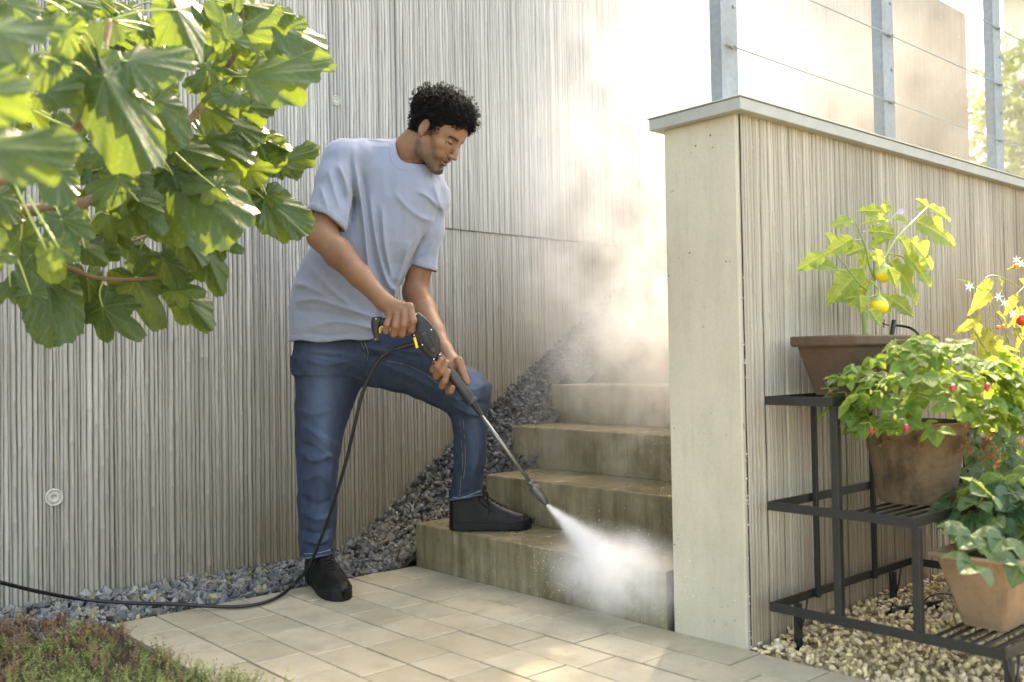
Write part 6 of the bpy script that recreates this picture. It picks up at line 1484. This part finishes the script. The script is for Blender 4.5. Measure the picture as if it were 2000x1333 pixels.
# mist rising between the two walls
MX0, MX1 = 2.25, 8.4
def mist(g, v):
    x, y, z = g.sep(v)
    n1 = g.noise(g.map(v, (1, 1, .75)), 1.9, 5, .66); n2 = g.noise(g.map(v, (1, 1, .8), (3, 1, 7)), 6.5, 4, .66)
    puff = g.rng(g.math('ADD', g.math('MULTIPLY', n1, .62), g.math('MULTIPLY', n2, .38)), .47, .585, .0, 1.0)
    far = g.math('MULTIPLY', g.rng(g.math('SUBTRACT', x, g.math('MULTIPLY', y, .30)), 2.65, 4.0, .0, 1.0), g.rng(x, 4.4, 6.4, 1.0, .55))
    # plume rising from the wet lower steps beside the low wall and drifting up the stair
    hz = g.math('MAXIMUM', g.math('SUBTRACT', z, .15), 0.0)
    dx = g.math('SUBTRACT', x, g.math('ADD', 2.62, g.math('MULTIPLY', hz, .26))); dy = g.math('SUBTRACT', y, g.math('ADD', 2.16, g.math('MULTIPLY', hz, .10)))
    R_ = g.math('ADD', .29, g.math('MULTIPLY', hz, .10))
    q = g.math('DIVIDE', g.math('ADD', g.math('MULTIPLY', dx, dx), g.math('MULTIPLY', dy, dy)), g.math('MULTIPLY', R_, R_))
    pl = g.math('MULTIPLY', g.math('POWER', 2.718, g.math('MULTIPLY', q, -1.0)), g.rng(z, .2, .75, .22, 1.0))
    top = g.rng(z, 1.5, 3.3, 1.0, .0)
    low = g.rng(g.math('SUBTRACT', z, g.math('MULTIPLY', g.math('SUBTRACT', x, 2.2), .58)), .0, .5, .35, 1.0)
    d = g.math('ADD', g.math('MULTIPLY', far, g.math('ADD', .06, g.math('MULTIPLY', puff, .30))), g.math('MULTIPLY', g.math('MULTIPLY', pl, g.rng(z, 1.0, 2.4, 1.0, .22)), g.math('ADD', .08, g.math('MULTIPLY', puff, 5.0))))
    d = g.math('MULTIPLY', g.math('MULTIPLY', d, top), low)
    ed = g.math('MULTIPLY', g.rng(y, 1.80, 1.95, 0.0, 1.0), g.rng(y, 3.38, 3.50, 1.0, 0.2))
    return g.math('MULTIPLY', g.math('MULTIPLY', d, ed), MISTK), .05, (1.0, 1.0, .99)
MISTK = 1.25
M_mist = vol_mat('fine_water_mist', mist)
o = MB().box((MX0, 1.79, .17), (MX1, 3.50, 3.75)).build('mist_cloud', M_mist); tag(o, 'white cloud of fine water mist drifting up the staircase', 'mist', kind='stuff')
# jet from the nozzle
J0 = cw(cf(1067, 985, GD-.028)); J1 = on_x(1212, 1118, 2.212); jd = J1-J0; JL = float(np.linalg.norm(jd)); jd = jd/JL; print('jet', J0, J1, JL)
def jet(g, v):
    rel, s_ = vdot(g, v, J0, jd); L2 = vlen(g, rel); rho = g.math('SQRT', g.math('MAXIMUM', g.math('SUBTRACT', g.math('MULTIPLY', L2, L2), g.math('MULTIPLY', s_, s_)), 0.0))
    wdt = g.math('ADD', .0035, g.math('MULTIPLY', g.math('MAXIMUM', s_, 0.0), .155))
    q = g.math('DIVIDE', rho, wdt); prof = g.math('POWER', 2.718, g.math('MULTIPLY', g.math('MULTIPLY', q, q), -1.3))
    st_ = g.noise(v, 26, 4, .65); nz_ = g.rng(st_, .35, .65, .45, 1.25)
    den = g.math('DIVIDE', 3.4, g.math('ADD', g.math('MULTIPLY', wdt, 1.0), .006))
    fade = g.math('MULTIPLY', g.rng(s_, -.004, .006, 0.0, 1.0), g.rng(s_, JL*.72, JL*1.02, 1.0, .30))
    return g.math('MULTIPLY', g.math('MULTIPLY', g.math('MULTIPLY', den, prof), nz_), g.math('MULTIPLY', fade, 1.0)), .1, (1, 1, 1)
m = MB(); m.lathe([(0, -.002), (.006, -.002), (.03, JL*.12), (.30*JL*1.02, JL*.99), (0, JL*.99)], J0, 40, jd, cap=False)
sprayr = empty('water_jet', tuple(J0), 'white fan of high pressure water hitting the front of the lowest step', 'water spray')
m.build('jet_core', vol_mat('water_jet_spray', jet), sprayr)
# splash cloud where it lands
SC = J1+np.array([-.05, -.03, .01])
def splash(g, v):
    rel, s_ = vdot(g, v, SC, (0, 0, 1)); mp = g.n('ShaderNodeMapping'); g.t.links.new(rel, mp.inputs[0]); mp.inputs['Scale'].default_value = (1/.17, 1/.32, 1/.17)
    L_ = vlen(g, mp.outputs[0]); n1 = g.noise(v, 9, 4, .65)
    return g.math('MULTIPLY', g.math('MULTIPLY', g.math('POWER', g.rng(L_, 0.0, 1.0, 1.0, 0.0), 1.6), g.rng(n1, .34, .66, .1, 1.6)), 18.0), .0, (1, 1, 1)
bm = bmesh.new(); bmesh.ops.create_icosphere(bm, subdivisions=3, radius=1.0); Vs = np.array([q.co[:] for q in bm.verts]); Fs = np.array([[q.index for q in f.verts] for f in bm.faces]); bm.free()
me = mesh_np('splash_cloud', Vs*np.array([.17, .32, .17])+SC, Fs, mats=[vol_mat('splash_spray', splash)]); link('splash_cloud', me, sprayr)
# flying droplets
oc = np.array([[1, 0, 0], [-1, 0, 0], [0, 1, 0], [0, -1, 0], [0, 0, 1], [0, 0, -1.]]); of = np.array([[0, 2, 4], [2, 1, 4], [1, 3, 4], [3, 0, 4], [2, 0, 5], [1, 2, 5], [3, 1, 5], [0, 3, 5]])
g = N('water_droplet'); g.pbr((.95, .95, .93), .12, 0, None, .9); M_drop = g.m
rd = np.random.default_rng(55)
ND = 5000; s_ = rd.random(ND)**.7*JL; wv = .0035+.20*s_; e1_ = np.cross(jd, [0, 0, 1.]); e1_ /= np.linalg.norm(e1_); e2_ = np.cross(jd, e1_)
P1 = J0+s_[:, None]*jd+wv[:, None]*(rd.normal(size=(ND, 1))*.55*e1_+rd.normal(size=(ND, 1))*.55*e2_)
NS = 700; P2 = SC+np.abs(rd.normal(size=(NS, 1)))*np.array([[-.10, 0, 0]])+rd.normal(size=(NS, 3))*np.array([.02, .16, .07])+np.array([0, 0, .02])
NM = 34000; X_ = 2.35+rd.exponential(.7, NM); Y_ = rd.uniform(1.84, 3.45, NM); Z_ = rd.uniform(.15, 2.6, NM)
dens = sstep(-.25, .5, .75*X_-Y_+.35)+.25*sstep(2.8, 3.6, X_); kp = (rd.random(NM) < dens) & (Z_ > (X_-2.2)*.6+.05)
P3 = np.stack([X_, Y_, Z_], 1)[kp]
okd = lambda Q: Q[(Q[:, 2] > .006) & ~((Q[:, 0] > 2.2) & (Q[:, 2] < .175))]
P1 = okd(P1); P = np.concatenate([P1, okd(P2), okd(P3)]); n = len(P)
sz = np.where(np.arange(n) < len(P1), rd.uniform(.0002, .00045, n), rd.uniform(.0003, .0011, n))
S3 = np.stack([sz, sz, sz*rd.uniform(1, 2.2, n)], 1)
Rd = rot_mats(rd, n, .3); nj = min(len(P1), n)
Rj = np.stack([e1_, e2_, jd], 1); Rd[:nj] = Rj[None]; S3[:nj, 2] = S3[:nj, 0]*rd.uniform(2, 7, nj)
o = scatter('droplet', [(oc, of)], P, S3, Rd, np.ones((n, 3)), M_drop, True, r=rd); tag(o, 'countless tiny water droplets flying above the steps', 'droplets', kind='stuff')
# water film and splash marks on paving are in the paver gloss
